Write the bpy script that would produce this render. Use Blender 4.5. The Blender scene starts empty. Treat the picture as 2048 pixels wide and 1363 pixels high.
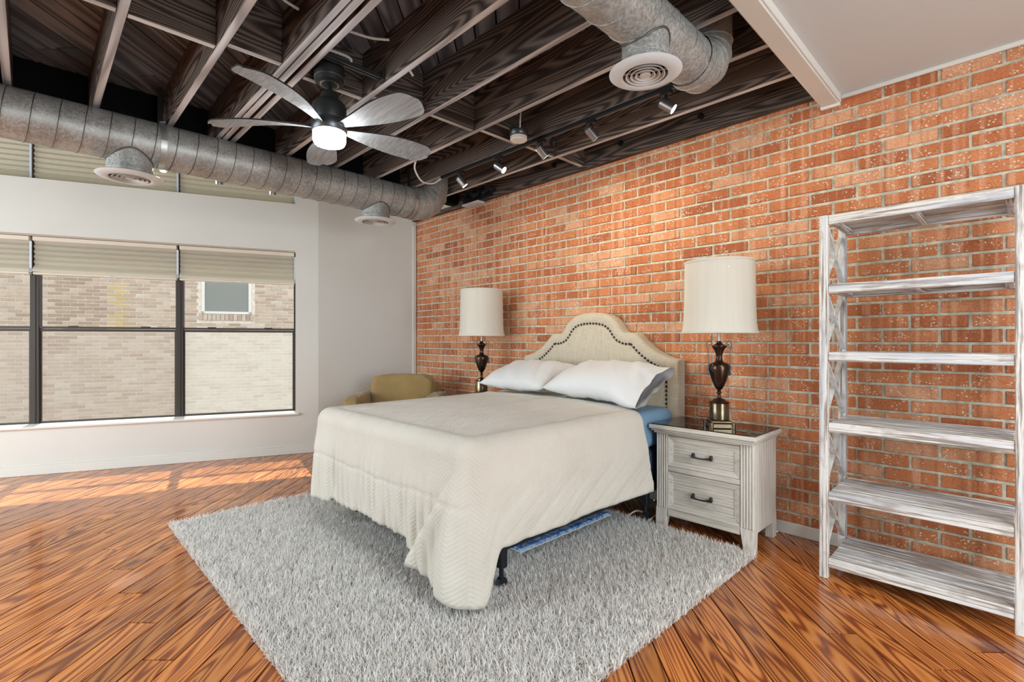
import bpy, bmesh, math, random
import numpy as np
from mathutils import Vector, Matrix

random.seed(7)
rng = np.random.default_rng(11)
SC = bpy.context.scene
COL = SC.collection
PI = math.pi

# ------------------------------------------------------------------ camera
F = 992.0
TH = math.atan(964 / 992.0)
CT, ST = math.cos(TH), math.sin(TH)
CAMZ = 1.25
cam_d = bpy.data.cameras.new('camera')
cam_d.sensor_width = 36.0
cam_d.sensor_fit = 'HORIZONTAL'
cam_d.lens = 36.0 * F / 2048.0
cam_d.clip_start = 0.02
cam_d.clip_end = 200
cam = bpy.data.objects.new('camera', cam_d)
COL.objects.link(cam)
cam.location = (0, 0, CAMZ)
cam.rotation_euler = (PI / 2, 0, math.atan2(CT, ST))
SC.camera = cam

# ------------------------------------------------------------------ world, sun, added fill lights
w = bpy.data.worlds.new('world')
SC.world = w
w.use_nodes = True
bg = w.node_tree.nodes['Background']
bg.inputs[0].default_value = (0.86, 0.93, 1.0, 1)
bg.inputs[1].default_value = 2.2

sun_d = bpy.data.lights.new('sun', 'SUN')
sun_d.energy = 10.0
sun_d.angle = math.radians(0.6)
sun_d.color = (1.0, 0.95, 0.86)
sun = bpy.data.objects.new('sun', sun_d)
COL.objects.link(sun)
sun.rotation_euler = Vector((0.634, -0.147, -1.0)).to_track_quat('-Z', 'Y').to_euler()
sun.location = (-9, 3, 12)


def fill_light(name, loc, direction, sx, sz, watts, color=(0.84, 0.95, 1.0)):
    d = bpy.data.lights.new(name, 'AREA')
    d.shape = 'RECTANGLE'
    d.size, d.size_y = sx, sz
    d.energy = watts
    d.color = color
    o = bpy.data.objects.new(name, d)
    COL.objects.link(o)
    o.location = loc
    o.rotation_euler = Vector(direction).to_track_quat('-Z', 'Z').to_euler()
    return o


# fill lights added out of view, set in openings of the unseen walls
fill_light('fill_light_rear', (-5.1, -3.95, 1.5), (0, 1, 0), 4.2, 1.9, 215)
fill_light('fill_light_side', (2.95, 0.85, 1.5), (-1, 0, 0), 3.4, 1.9, 165)



def overhead_fill(name, loc, watts):
    # unseen overhead fill, added to brighten the room from above
    d = bpy.data.lights.new(name, 'AREA')
    d.shape = 'DISK'
    d.size = 0.5
    d.energy = watts
    d.color = (0.90, 0.97, 1.0)
    o = bpy.data.objects.new(name, d)
    COL.objects.link(o)
    o.location = loc
    return o


overhead_fill('overhead_fill_light', (-3.2, -1.6, 2.70), 70)
overhead_fill('overhead_fill_light', (0.9, 1.2, 2.70), 40)

vs = SC.view_settings
vs.view_transform = 'Standard'
vs.look = 'None'
vs.gamma = 1.0
vs.use_curve_mapping = False
vs.exposure = 0.0
SC.cycles.use_denoising = True
SC.cycles.max_bounces = 8
SC.cycles.diffuse_bounces = 4
SC.cycles.transparent_max_bounces = 16
SC.cycles.sample_clamp_indirect = 6.0

# ------------------------------------------------------------------ helpers


def srgb(r, g, b):
    def f(c):
        c /= 255.0
        return c / 12.92 if c <= 0.04045 else ((c + 0.055) / 1.055) ** 2.4
    return (f(r), f(g), f(b), 1.0)


def proj(x, y, z):
    dep = -CT * x + ST * y
    X = ST * x + CT * y
    if dep < 0.05:
        return None
    return 1024 + F * X / dep, 681.5 - F * (z - CAMZ) / dep, dep


def inframe(p, m=0):
    return p is not None and -m < p[0] < 2048 + m and -m < p[1] < 1363 + m


def wloc(o):
    v = Vector((0, 0, 0))
    while o is not None:
        v += o.location
        o = o.parent
    return v


def tag(o, label=None, cat=None, group=None, kind=None):
    if label:
        o['label'] = label
    if cat:
        o['category'] = cat
    if group:
        o['group'] = group
    if kind:
        o['kind'] = kind
    return o


def empty(name, loc=(0, 0, 0), label=None, cat=None, group=None, kind=None, rz=0):
    o = bpy.data.objects.new(name, None)
    o.empty_display_size = 0.1
    o.location = loc
    o.rotation_euler = (0, 0, rz)
    COL.objects.link(o)
    return tag(o, label, cat, group, kind)


def link(name, me, parent=None):
    o = bpy.data.objects.new(name, me)
    COL.objects.link(o)
    if parent is not None:
        o.parent = parent
    return o


class MB:
    """collects shapes; build() links them as one mesh object"""

    def __init__(self):
        self.v = []
        self.f = []
        self.m = []

    def add(self, vs, fs, mi=0):
        n = len(self.v)
        self.v += [tuple(p) for p in vs]
        self.f += [tuple(i + n for i in q) for q in fs]
        self.m += [mi] * len(fs)
        return self

    def frame_box(self, o, ax, ay, az, x0, x1, y0, y1, z0, z1, b=0.0, mi=0):
        o, ax, ay, az = Vector(o), Vector(ax), Vector(ay), Vector(az)
        P = lambda x, y, z: o + ax * x + ay * y + az * z
        b = min(b, (x1 - x0) * .45, (y1 - y0) * .45, (z1 - z0) * .45)
        if b <= 1e-6:
            vs = [P(x, y, z) for z in (z0, z1) for y in (y0, y1) for x in (x0, x1)]
            fs = [(0, 2, 3, 1), (4, 5, 7, 6), (0, 1, 5, 4), (2, 6, 7, 3), (0, 4, 6, 2), (1, 3, 7, 5)]
            return self.add(vs, fs, mi)
        vs, idx = [], {}
        X, Y, Z = (x0, x1), (y0, y1), (z0, z1)
        for i in (0, 1):
            for j in (0, 1):
                for k in (0, 1):
                    sx, sy, sz = (b if i == 0 else -b), (b if j == 0 else -b), (b if k == 0 else -b)
                    for a in range(3):
                        p = [X[i] + sx, Y[j] + sy, Z[k] + sz]
                        p[a] = (X[i], Y[j], Z[k])[a]
                        idx[(i, j, k, a)] = len(vs)
                        vs.append(P(*p))
        fs = []
        for a in range(3):
            c1, c2 = (a + 1) % 3, (a + 2) % 3
            for s in (0, 1):
                q = []
                for (m, n) in ((0, 0), (1, 0), (1, 1), (0, 1)):
                    t = [0, 0, 0]
                    t[a], t[c1], t[c2] = s, m, n
                    q.append(idx[(t[0], t[1], t[2], a)])
                fs.append(tuple(q) if s else tuple(reversed(q)))
        for a in range(3):
            c1, c2 = (a + 1) % 3, (a + 2) % 3
            for m in (0, 1):
                for n in (0, 1):
                    t0, t1 = [0, 0, 0], [0, 0, 0]
                    t0[a], t1[a] = 0, 1
                    t0[c1] = t1[c1] = m
                    t0[c2] = t1[c2] = n
                    q = [idx[(*t0, c1)], idx[(*t1, c1)], idx[(*t1, c2)], idx[(*t0, c2)]]
                    fs.append(tuple(q) if (m ^ n) else tuple(reversed(q)))
        for i in (0, 1):
            for j in (0, 1):
                for k in (0, 1):
                    q = [idx[(i, j, k, 0)], idx[(i, j, k, 1)], idx[(i, j, k, 2)]]
                    fs.append(tuple(q) if (i + j + k) % 2 else tuple(reversed(q)))
        return self.add(vs, fs, mi)

    def box(self, x0, x1, y0, y1, z0, z1, b=0.0, mi=0):
        return self.frame_box((0, 0, 0), (1, 0, 0), (0, 1, 0), (0, 0, 1), x0, x1, y0, y1, z0, z1, b, mi)

    def bar(self, p0, p1, wd, th, up=(0, 0, 1), b=0.0, mi=0):
        p0, p1 = Vector(p0), Vector(p1)
        ax = (p1 - p0)
        L = ax.length
        ax.normalize()
        ay = Vector(up).cross(ax)
        if ay.length < 1e-4:
            ay = Vector((0, 1, 0)).cross(ax)
        ay.normalize()
        az = ax.cross(ay)
        return self.frame_box(p0, ax, ay, az, 0, L, -wd / 2, wd / 2, -th / 2, th / 2, b, mi)

    def tube(self, pts, r, seg=10, caps=True, mi=0):
        pts = [Vector(p) for p in pts]
        rs = r if isinstance(r, (list, tuple)) else [r] * len(pts)
        n = None
        rings = []
        vs, fs = [], []
        for i, p in enumerate(pts):
            t = (pts[min(i + 1, len(pts) - 1)] - pts[max(i - 1, 0)]).normalized()
            if n is None:
                n = t.orthogonal().normalized()
            n = (n - t * n.dot(t))
            if n.length < 1e-6:
                n = t.orthogonal()
            n.normalize()
            bb = t.cross(n)
            rings.append(len(vs))
            for k in range(seg):
                a = 2 * PI * k / seg
                vs.append(p + (n * math.cos(a) + bb * math.sin(a)) * rs[i])
        for i in range(len(pts) - 1):
            for k in range(seg):
                k2 = (k + 1) % seg
                fs.append((rings[i] + k, rings[i] + k2, rings[i + 1] + k2, rings[i + 1] + k))
        if caps:
            fs.append(tuple(reversed([rings[0] + k for k in range(seg)])))
            fs.append(tuple(rings[-1] + k for k in range(seg)))
        return self.add(vs, fs, mi)

    def lathe(self, c, prof, seg=32, mi=0, cap=True):
        """prof: (r, z) pairs bottom to top around a vertical axis at c"""
        c = Vector(c)
        vs, fs = [], []
        for (r, z) in prof:
            for k in range(seg):
                a = 2 * PI * k / seg
                vs.append((c.x + r * math.cos(a), c.y + r * math.sin(a), c.z + z))
        for i in range(len(prof) - 1):
            for k in range(seg):
                k2 = (k + 1) % seg
                fs.append((i * seg + k, i * seg + k2, (i + 1) * seg + k2, (i + 1) * seg + k))
        if cap:
            fs.append(tuple(reversed(range(seg))))
            fs.append(tuple((len(prof) - 1) * seg + k for k in range(seg)))
        return self.add(vs, fs, mi)

    def ring(self, c, prof, seg=40, mi=0):
        """closed cross-section (r, z) swept around a vertical axis"""
        c = Vector(c)
        n = len(prof)
        vs, fs = [], []
        for k in range(seg):
            a = 2 * PI * k / seg
            for (r, z) in prof:
                vs.append((c.x + r * math.cos(a), c.y + r * math.sin(a), c.z + z))
        for k in range(seg):
            k2 = (k + 1) % seg
            for i in range(n):
                j = (i + 1) % n
                fs.append((k * n + i, k2 * n + i, k2 * n + j, k * n + j))
        return self.add(vs, fs, mi)

    def prism(self, poly, z0, z1, mi=0):
        n = len(poly)
        vs = [(p[0], p[1], z0) for p in poly] + [(p[0], p[1], z1) for p in poly]
        fs = [tuple(reversed(range(n))), tuple(range(n, 2 * n))]
        for i in range(n):
            j = (i + 1) % n
            fs.append((i, j, n + j, n + i))
        return self.add(vs, fs, mi)

    def grid(self, P, mi=0, flip=False):
        """P: list of rows of points"""
        nr, nc = len(P), len(P[0])
        vs = [p for row in P for p in row]
        fs = []
        for i in range(nr - 1):
            for j in range(nc - 1):
                q = (i * nc + j, i * nc + j + 1, (i + 1) * nc + j + 1, (i + 1) * nc + j)
                fs.append(tuple(reversed(q)) if flip else q)
        return self.add(vs, fs, mi)

    def build(self, name, mats, parent=None, smooth=False, local=False, sharp=None):
        off = Vector((0, 0, 0)) if (local or parent is None) else wloc(parent)
        me = bpy.data.meshes.new(name)
        me.from_pydata([(p[0] - off.x, p[1] - off.y, p[2] - off.z) for p in self.v], [], self.f)
        if not isinstance(mats, (list, tuple)):
            mats = [mats]
        for m in mats:
            me.materials.append(m)
        if len(mats) > 1:
            me.polygons.foreach_set('material_index', self.m)
        if smooth:
            me.polygons.foreach_set('use_smooth', [True] * len(me.polygons))
            if sharp is not None:
                me.update()
                try:
                    me.set_sharp_from_angle(angle=math.radians(sharp))
                except Exception:
                    pass
        me.update()
        return link(name, me, parent)


def set_origin(o, p):
    """move an object's origin to p without moving its mesh (top-level only)"""
    p = Vector(p)
    o.data.transform(Matrix.Translation(-p))
    o.location = p
    return o


# ------------------------------------------------------------------ materials
class NT:
    def __init__(self, name):
        self.m = bpy.data.materials.new(name)
        self.m.use_nodes = True
        self.t = self.m.node_tree
        self.t.nodes.clear()
        self.out = self.t.nodes.new('ShaderNodeOutputMaterial')

    def n(self, typ, **kw):
        nd = self.t.nodes.new(typ)
        for k, v in kw.items():
            setattr(nd, k, v)
        return nd

    def set(self, sock, v):
        if isinstance(v, bpy.types.NodeSocket):
            self.t.links.new(v, sock)
        elif v is not None:
            if sock.type == 'RGBA' and not hasattr(v, '__len__'):
                v = (v, v, v, 1)
            sock.default_value = v

    def pos(self):
        return self.n('ShaderNodeNewGeometry').outputs['Position']

    def objco(self):
        return self.n('ShaderNodeTexCoord').outputs['Object']

    def uv(self):
        return self.n('ShaderNodeTexCoord').outputs['UV']

    def rand(self):
        return self.n('ShaderNodeObjectInfo').outputs['Random']

    def attr(self, name, out='Fac'):
        a = self.n('ShaderNodeAttribute', attribute_name=name)
        return a.outputs[out]

    def math(self, op, a, b=None, c=None, clamp=False):
        nd = self.n('ShaderNodeMath', operation=op, use_clamp=clamp)
        self.set(nd.inputs[0], a)
        if b is not None:
            self.set(nd.inputs[1], b)
        if c is not None:
            self.set(nd.inputs[2], c)
        return nd.outputs[0]

    def vmath(self, op, a, b=None, s=None):
        nd = self.n('ShaderNodeVectorMath', operation=op)
        self.set(nd.inputs[0], a)
        if b is not None:
            self.set(nd.inputs[1], b)
        if s is not None:
            self.set(nd.inputs['Scale'], s)
        return nd.outputs[0]

    def map(self, vec, scale=(1, 1, 1), rot=(0, 0, 0), loc=(0, 0, 0)):
        nd = self.n('ShaderNodeMapping')
        self.set(nd.inputs['Vector'], vec)
        self.set(nd.inputs['Location'], loc)
        self.set(nd.inputs['Rotation'], rot)
        self.set(nd.inputs['Scale'], scale)
        return nd.outputs[0]

    def noise(self, vec, scale=1.0, detail=3.0, rough=0.5, dist=0.0, col=False):
        nd = self.n('ShaderNodeTexNoise')
        self.set(nd.inputs['Vector'], vec)
        self.set(nd.inputs['Scale'], scale)
        self.set(nd.inputs['Detail'], detail)
        self.set(nd.inputs['Roughness'], rough)
        self.set(nd.inputs['Distortion'], dist)
        return nd.outputs['Color' if col else 'Fac']

    def voro(self, vec, scale=1.0, feature='F1', out='Distance'):
        nd = self.n('ShaderNodeTexVoronoi', feature=feature)
        self.set(nd.inputs['Vector'], vec)
        self.set(nd.inputs['Scale'], scale)
        return nd.outputs[out]

    def ramp(self, fac, stops, interp='LINEAR'):
        nd = self.n('ShaderNodeValToRGB')
        r = nd.color_ramp
        r.interpolation = interp
        while len(r.elements) < len(stops):
            r.elements.new(0.5)
        for e, (p, c) in zip(r.elements, stops):
            e.position = p
            if not hasattr(c, '__len__'):
                c = (c, c, c, 1)
            e.color = c
        self.set(nd.inputs[0], fac)
        return nd.outputs[0]

    def mix(self, fac, a, b, mode='MIX'):
        nd = self.n('ShaderNodeMix', data_type='RGBA', blend_type=mode)
        self.set(nd.inputs[0], fac)
        self.set(nd.inputs[6], a)
        self.set(nd.inputs[7], b)
        return nd.outputs[2]

    def bump(self, h, strength=0.3, dist=0.01):
        nd = self.n('ShaderNodeBump')
        self.set(nd.inputs['Height'], h)
        self.set(nd.inputs['Strength'], strength)
        self.set(nd.inputs['Distance'], dist)
        return nd.outputs[0]

    def sep(self, vec):
        nd = self.n('ShaderNodeSeparateXYZ')
        self.set(nd.inputs[0], vec)
        return nd.outputs

    def bsdf(self, color, rough=0.5, metal=0.0, normal=None, spec=0.5, coat=0.0, sheen=0.0, emis=None, estr=0.0):
        nd = self.n('ShaderNodeBsdfPrincipled')
        self.set(nd.inputs['Base Color'], color)
        self.set(nd.inputs['Roughness'], rough)
        self.set(nd.inputs['Metallic'], metal)
        self.set(nd.inputs['Specular IOR Level'], spec)
        self.set(nd.inputs['Coat Weight'], coat)
        self.set(nd.inputs['Sheen Weight'], sheen)
        if normal is not None:
            self.set(nd.inputs['Normal'], normal)
        if emis is not None:
            self.set(nd.inputs['Emission Color'], emis)
            self.set(nd.inputs['Emission Strength'], estr)
        return nd.outputs[0]

    def done(self, sh):
        self.t.links.new(sh, self.out.inputs['Surface'])
        return self.m


def simple(name, col, rough=0.5, metal=0.0, nscale=0, namp=0.06, bump=0.0, bscale=60, spec=0.5, coat=0.0, sheen=0.0):
    t = NT(name)
    c = col
    if nscale:
        f = t.noise(t.pos(), nscale, 4)
        lo = tuple(max(0, x * (1 - namp * 3)) for x in col[:3]) + (1,)
        hi = tuple(min(1, x * (1 + namp * 3)) for x in col[:3]) + (1,)
        c = t.ramp(f, [(0.3, lo), (0.7, hi)])
    nm = t.bump(t.noise(t.pos(), bscale, 3), bump, 0.004) if bump else None
    return t.done(t.bsdf(c, rough, metal, nm, spec, coat, sheen))


def wood(name, stops, rotz=0.0, axis='x', across=9.0, along=0.55, rings=22.0, rough=0.35, bump=0.15,
         var=0.25, coat=0.0, fine=0.25, spec=0.5):
    """contour-line grain running along one axis; each board gets its own stretch of the pattern"""
    t = NT(name)
    v = t.pos()
    r = t.rand()
    if rotz:
        v = t.map(v, rot=(0, 0, rotz))
    if axis == 'y':
        v = t.map(v, rot=(0, 0, PI / 2))
    elif axis == 'z':
        v = t.map(v, rot=(0, PI / 2, 0))
    off = t.n('ShaderNodeCombineXYZ')
    t.set(off.inputs[0], t.math('MULTIPLY', r, 37.0))
    t.set(off.inputs[1], t.math('MULTIPLY', r, 11.3))
    t.set(off.inputs[2], t.math('MULTIPLY', r, 5.7))
    v = t.vmath('ADD', v, off.outputs[0])
    vs_ = t.map(v, scale=(along, across, across))
    big = t.noise(vs_, 1.0, 1.2, 0.45, 0.25)
    line = t.math('SINE', t.math('MULTIPLY', big, rings * 2 * PI / 4))
    line = t.math('MULTIPLY_ADD', line, 0.5, 0.5)
    fine_n = t.noise(t.map(v, scale=(4, 160, 160)), 1.0, 2.0)
    g = t.math('ADD', t.math('MULTIPLY', line, 1 - fine), t.math('MULTIPLY', fine_n, fine))
    c = t.ramp(g, stops)
    tone = t.math('MULTIPLY_ADD', r, 2 * var, 1 - var)
    hsv = t.n('ShaderNodeHueSaturation')
    t.set(hsv.inputs['Value'], tone)
    t.set(hsv.inputs['Color'], c)
    nm = t.bump(g, bump, 0.003)
    return t.done(t.bsdf(hsv.outputs[0], rough, 0, nm, spec, coat))


def weathered(name, axis='x', base=(218, 215, 210), dark=(150, 136, 126), blue=(168, 176, 190), k=1.0, dk=0.82):
    """lime-washed wood: white paint dragged along the grain with brown and grey showing through"""
    t = NT(name)
    v = t.pos()
    if axis == 'y':
        v = t.map(v, rot=(0, 0, PI / 2))
    elif axis == 'z':
        v = t.map(v, rot=(0, PI / 2, 0))
    s1 = t.noise(t.map(v, scale=(3.0, 90, 90)), 1.0, 5.0, 0.65)
    s2 = t.noise(t.map(v, scale=(1.2, 30, 30), loc=(5, 3, 1)), 1.0, 3.0)
    s3 = t.noise(t.map(v, scale=(10, 14, 14), loc=(9, 1, 4)), 1.0, 4.0)
    c = t.ramp(s1, [(0.30, srgb(*[int(x * dk) for x in dark])), (0.42, srgb(*dark)), (0.52, srgb(*base)), (0.62, srgb(*base)), (0.78, srgb(*[min(255, x + 18) for x in base]))])
    c = t.mix(t.ramp(s2, [(0.48, 0.0), (0.62, 0.55 * k)]), c, srgb(*blue))
    c = t.mix(t.ramp(s3, [(0.56, 0.0), (0.70, 0.55 * k)]), c, srgb(*dark))
    nm = t.bump(s1, 0.5, 0.004)
    return t.done(t.bsdf(c, 0.75, 0, nm, 0.3))


def brick_mat(name, shades, speck=(222, 214, 200), rnd='object', streak=True, extra=None, pit=True):
    t = NT(name)
    p = t.pos()
    r = t.rand() if rnd == 'object' else t.attr('tone')
    c = t.ramp(r, [(i / (len(shades) - 1), srgb(*s)) for i, s in enumerate(shades)])
    # broad mottling, vertical firing bands, fine grain
    mott = t.noise(p, 9.0, 4.0, 0.6)
    c = t.mix(t.ramp(mott, [(0.35, 0.0), (0.75, 0.45)]), c, srgb(*shades[0]))
    if streak:
        band = t.noise(t.map(p, scale=(26, 26, 0.8)), 1.0, 1.0)
        c = t.mix(t.ramp(band, [(0.52, 0.0), (0.64, 0.55)]), c, srgb(*shades[-1]))
        band2 = t.noise(t.map(p, scale=(30, 30, 0.8), loc=(7, 7, 0)), 1.0, 1.0)
        c = t.mix(t.ramp(band2, [(0.56, 0.0), (0.68, 0.5)]), c, srgb(*shades[0]))
    grain = t.noise(p, 160.0, 3.0, 0.7)
    c = t.mix(t.ramp(grain, [(0.36, 0.45), (0.5, 0.0)]), c, srgb(*[int(x * .55) for x in shades[0]]))
    if speck:
        vo = t.voro(t.map(p, scale=(1, 1, 1.2)), 62.0)
        patch = t.noise(p, 14.0, 2.0)
        sp = t.math('MULTIPLY', t.ramp(vo, [(0.14, 1.0), (0.34, 0.0)]), t.ramp(patch, [(0.46, 0.0), (0.60, 1.0)]))
        c = t.mix(sp, c, srgb(*speck))
    if extra:
        c = extra(t, p, c)
    h = t.noise(p, 55.0, 4.0, 0.65)
    nm = t.bump(h, 0.55, 0.006)
    return t.done(t.bsdf(c, 0.88, 0, nm, 0.25))


M = {}
M['paint'] = simple('wall_paint', srgb(208, 207, 201), 0.75, nscale=1.5, namp=0.008, bump=0.04, bscale=180, spec=0.3)
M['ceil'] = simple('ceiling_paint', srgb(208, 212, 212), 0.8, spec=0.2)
M['trim'] = simple('trim_paint', srgb(214, 212, 205), 0.5, spec=0.4)
M['mortar'] = simple('mortar', srgb(184, 180, 162), 0.95, nscale=30, namp=0.09, bump=0.6, bscale=120, spec=0.2)
BR = [(160, 92, 60), (186, 112, 72), (202, 132, 88), (194, 120, 78), (208, 148, 108), (214, 164, 130)]
M['brick'] = brick_mat('red_brick', BR)
M['brick_far'] = brick_mat('red_brick_joined', BR, rnd='attr')


TB = [(168, 146, 128), (186, 164, 146), (198, 178, 160), (204, 188, 172), (178, 158, 142), (210, 196, 182)]
M['tan_brick'] = brick_mat('tan_brick', TB, speck=None, streak=False)
M['tan_brick_far'] = brick_mat('tan_brick_joined', TB, speck=None, streak=False, rnd='attr')
M['tan_stain'] = brick_mat('tan_brick_ochre_stain', [(184, 160, 116), (196, 172, 126), (204, 182, 138)], speck=None, streak=False)
M['tan_damp'] = brick_mat('tan_brick_damp', [(158, 136, 120), (172, 150, 132), (182, 162, 146)], speck=None, streak=False)
M['tan_mortar'] = simple('pale_mortar', srgb(216, 204, 192), 0.95, nscale=12, namp=0.05, bump=0.4, spec=0.2)

M['floor'] = wood('heart_pine_floor', [(0.08, srgb(112, 52, 20)), (0.3, srgb(150, 78, 32)), (0.55, srgb(182, 108, 50)),
                                       (1.0, srgb(200, 130, 66))], rotz=PI / 4, across=8.0, along=0.65, rings=74, rough=0.26,
                  bump=0.06, var=0.22, coat=0.4, fine=0.22)
M['gap'] = simple('floor_gap', srgb(10, 6, 5), 0.95, spec=0.0)
JO = [(0.05, srgb(38, 31, 28)), (0.3, srgb(66, 55, 49)), (0.65, srgb(94, 81, 73)), (1.0, srgb(118, 104, 95))]
M['joist'] = wood('dark_stained_joist', JO, across=5.0, along=0.42, rings=120, rough=0.6, bump=0.25, var=0.2, spec=0.3)
M['block'] = wood('dark_stained_block', JO, axis='y', across=5.0, along=0.42, rings=110, rough=0.6, bump=0.25, var=0.2, spec=0.3)
M['deck'] = wood('dark_deck_board', [(0.0, srgb(58, 56, 60)), (0.5, srgb(94, 92, 96)), (1.0, srgb(128, 126, 128))], rotz=PI / 4,
                 across=6, along=0.5, rings=26, rough=0.5, bump=0.2, var=0.3, spec=0.4)
M['rim'] = simple('shade_and_gap_black', srgb(10, 8, 8), 0.8, spec=0.1)  # near-black holds the deep shade on the beam and inside the vents
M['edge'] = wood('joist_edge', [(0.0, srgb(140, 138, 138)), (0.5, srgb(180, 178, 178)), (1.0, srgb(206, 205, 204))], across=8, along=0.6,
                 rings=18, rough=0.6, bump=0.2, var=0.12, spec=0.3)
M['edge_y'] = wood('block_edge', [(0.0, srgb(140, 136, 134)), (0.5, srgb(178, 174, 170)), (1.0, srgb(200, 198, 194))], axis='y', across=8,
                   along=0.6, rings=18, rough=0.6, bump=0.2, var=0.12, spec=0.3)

M['ww_x'] = weathered('limewash_wood_long', 'x')
M['ww_y'] = weathered('limewash_wood_cross', 'y')
M['ww_z'] = weathered('limewash_wood_upright', 'z')
M['ww_d'] = simple('limewash_brace', srgb(196, 192, 188), 0.8, nscale=24, namp=0.07, bump=0.3, bscale=60, spec=0.2)
NB, ND, NBL = (214, 208, 198), (194, 186, 174), (206, 202, 196)
M['ns_x'] = weathered('whitewash_oak_long', 'x', NB, ND, NBL, 0.6, 0.92)
M['ns_y'] = weathered('whitewash_oak_cross', 'y', NB, ND, NBL, 0.6, 0.92)
M['ns_z'] = weathered('whitewash_oak_upright', 'z', NB, ND, NBL, 0.6, 0.92)


def galvanised(name, tint=1.0):
    t = NT(name)
    p = t.pos()
    vo = t.voro(p, 105.0, out='Color')
    g = t.sep(vo)[0]
    n = t.noise(p, 6.0, 4.0, 0.6)
    n2 = t.noise(p, 140.0, 2.0)
    c = t.ramp(t.math('ADD', t.math('MULTIPLY', g, 0.28), t.math('MULTIPLY', n, 0.72)),
               [(0.25, srgb(128 * tint, 128 * tint, 124 * tint)), (0.5, srgb(160 * tint, 160 * tint, 156 * tint)), (0.85, srgb(196 * tint, 197 * tint, 194 * tint))])
    ro = t.ramp(t.math('ADD', t.math('MULTIPLY', g, 0.5), t.math('MULTIPLY', n2, 0.5)), [(0.2, 0.36), (0.8, 0.6)])
    return t.done(t.bsdf(c, ro, 0.4, t.bump(n, 0.25, 0.01)))


M['galv'] = galvanised('galvanised_steel')
M['galv_dark'] = simple('dark_seam_steel', srgb(104, 104, 98), 0.5, 0.8)  # darker steel for the spiral seam and vent flanges
M['strap'] = simple('strap_steel', srgb(176, 178, 176), 0.4, 0.8)
M['white_metal'] = simple('white_enamel', srgb(206, 211, 213), 0.4, spec=0.4)
M['vane'] = simple('vent_vane', srgb(196, 194, 190), 0.45)
M['black_metal'] = simple('black_metal', srgb(26, 27, 28), 0.45, 0.3)
M['fan_body'] = simple('matte_black_fan', srgb(34, 38, 38), 0.5, 0.2)
M['nickel'] = simple('brushed_nickel', srgb(150, 152, 154), 0.32, 0.9)
M['gunmetal'] = simple('gunmetal', srgb(92, 96, 100), 0.35, 0.85)
M['cable'] = simple('white_cable', srgb(206, 204, 198), 0.5)
M['bronze'] = simple('aged_bronze', srgb(66, 50, 40), 0.22, 0.8, nscale=14, namp=0.12)
M['brass'] = simple('antique_brass', srgb(112, 98, 78), 0.2, 0.85, nscale=12, namp=0.12)
M['handle'] = simple('dark_pewter', srgb(58, 58, 60), 0.4, 0.75)
M['frame'] = simple('bronze_window_frame', srgb(58, 52, 47), 0.5, 0.3)
M['rail'] = simple('bed_frame_steel', srgb(34, 38, 46), 0.45, 0.5)
M['khaki'] = simple('khaki_canvas', srgb(148, 122, 76), 0.9, nscale=5, namp=0.05, bump=0.3, bscale=90, sheen=0.2)
M['sheet'] = simple('blue_sheet', srgb(116, 150, 178), 0.85, nscale=4, namp=0.03, bump=0.15, bscale=40)
M['ticking'] = simple('dark_blue_ticking', srgb(44, 66, 88), 0.9, nscale=8, namp=0.06)
M['pillow'] = simple('white_cotton', srgb(208, 208, 208), 0.9, nscale=3, namp=0.01, bump=0.5, bscale=11, sheen=0.1)
M['plastic'] = simple('white_plastic', srgb(220, 218, 212), 0.4)
M['ground'] = simple('gravel_ground', srgb(150, 146, 132), 0.95, nscale=3, namp=0.1)
M['dark_leg'] = simple('dark_wood_leg', srgb(48, 34, 26), 0.5)
M['stone'] = simple('white_concrete', srgb(206, 202, 194), 0.85, nscale=5, namp=0.03)

t = NT('linen_upholstery')
p = t.pos()
wv = t.math('ADD', t.noise(t.map(p, scale=(12, 12, 320)), 1, 2), t.noise(t.map(p, scale=(320, 320, 12)), 1, 2))
c = t.ramp(t.math('MULTIPLY', wv, 0.5), [(0.32, srgb(168, 156, 136)), (0.5, srgb(190, 179, 160)), (0.68, srgb(206, 196, 178))])
M['linen'] = t.done(t.bsdf(c, 0.92, 0, t.bump(wv, 0.25, 0.002), 0.2, sheen=0.2))

t = NT('quilted_comforter')
u = t.sep(t.uv())
tri = t.math('PINGPONG', u[0], 0.06)
ln = t.math('SINE', t.math('MULTIPLY', t.math('ADD', u[1], tri), 2 * PI / 0.022))
ln = t.math('MULTIPLY_ADD', ln, 0.5, 0.5)
wr = t.noise(t.map(t.uv(), scale=(7, 2.2, 1)), 1.0, 4.0, 0.6)
c = t.ramp(t.noise(t.pos(), 3.0, 3.0), [(0.3, srgb(197, 190, 178)), (0.7, srgb(205, 199, 188))])
b1 = t.n('ShaderNodeBump')
t.set(b1.inputs['Height'], wr)
t.set(b1.inputs['Strength'], 0.35)
t.set(b1.inputs['Distance'], 0.03)
b2 = t.n('ShaderNodeBump')
t.set(b2.inputs['Height'], ln)
t.set(b2.inputs['Strength'], 0.3)
t.set(b2.inputs['Distance'], 0.004)
t.set(b2.inputs['Normal'], b1.outputs[0])
M['quilt'] = t.done(t.bsdf(c, 0.9, 0, b2.outputs[0], 0.2, sheen=0.15))

t = NT('shag_yarn')
c = t.attr('col', 'Color')
pb = t.bsdf(c, 0.9, 0, None, 0.15, sheen=0.3)
tr = t.n('ShaderNodeBsdfTranslucent')
t.set(tr.inputs[0], c)
mx = t.n('ShaderNodeMixShader')
mx.inputs[0].default_value = 0.25
t.t.links.new(pb, mx.inputs[1])
t.t.links.new(tr.outputs[0], mx.inputs[2])
M['shag'] = t.done(mx.outputs[0])
M['rug_back'] = simple('rug_backing', srgb(128, 120, 108), 0.95)

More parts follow.
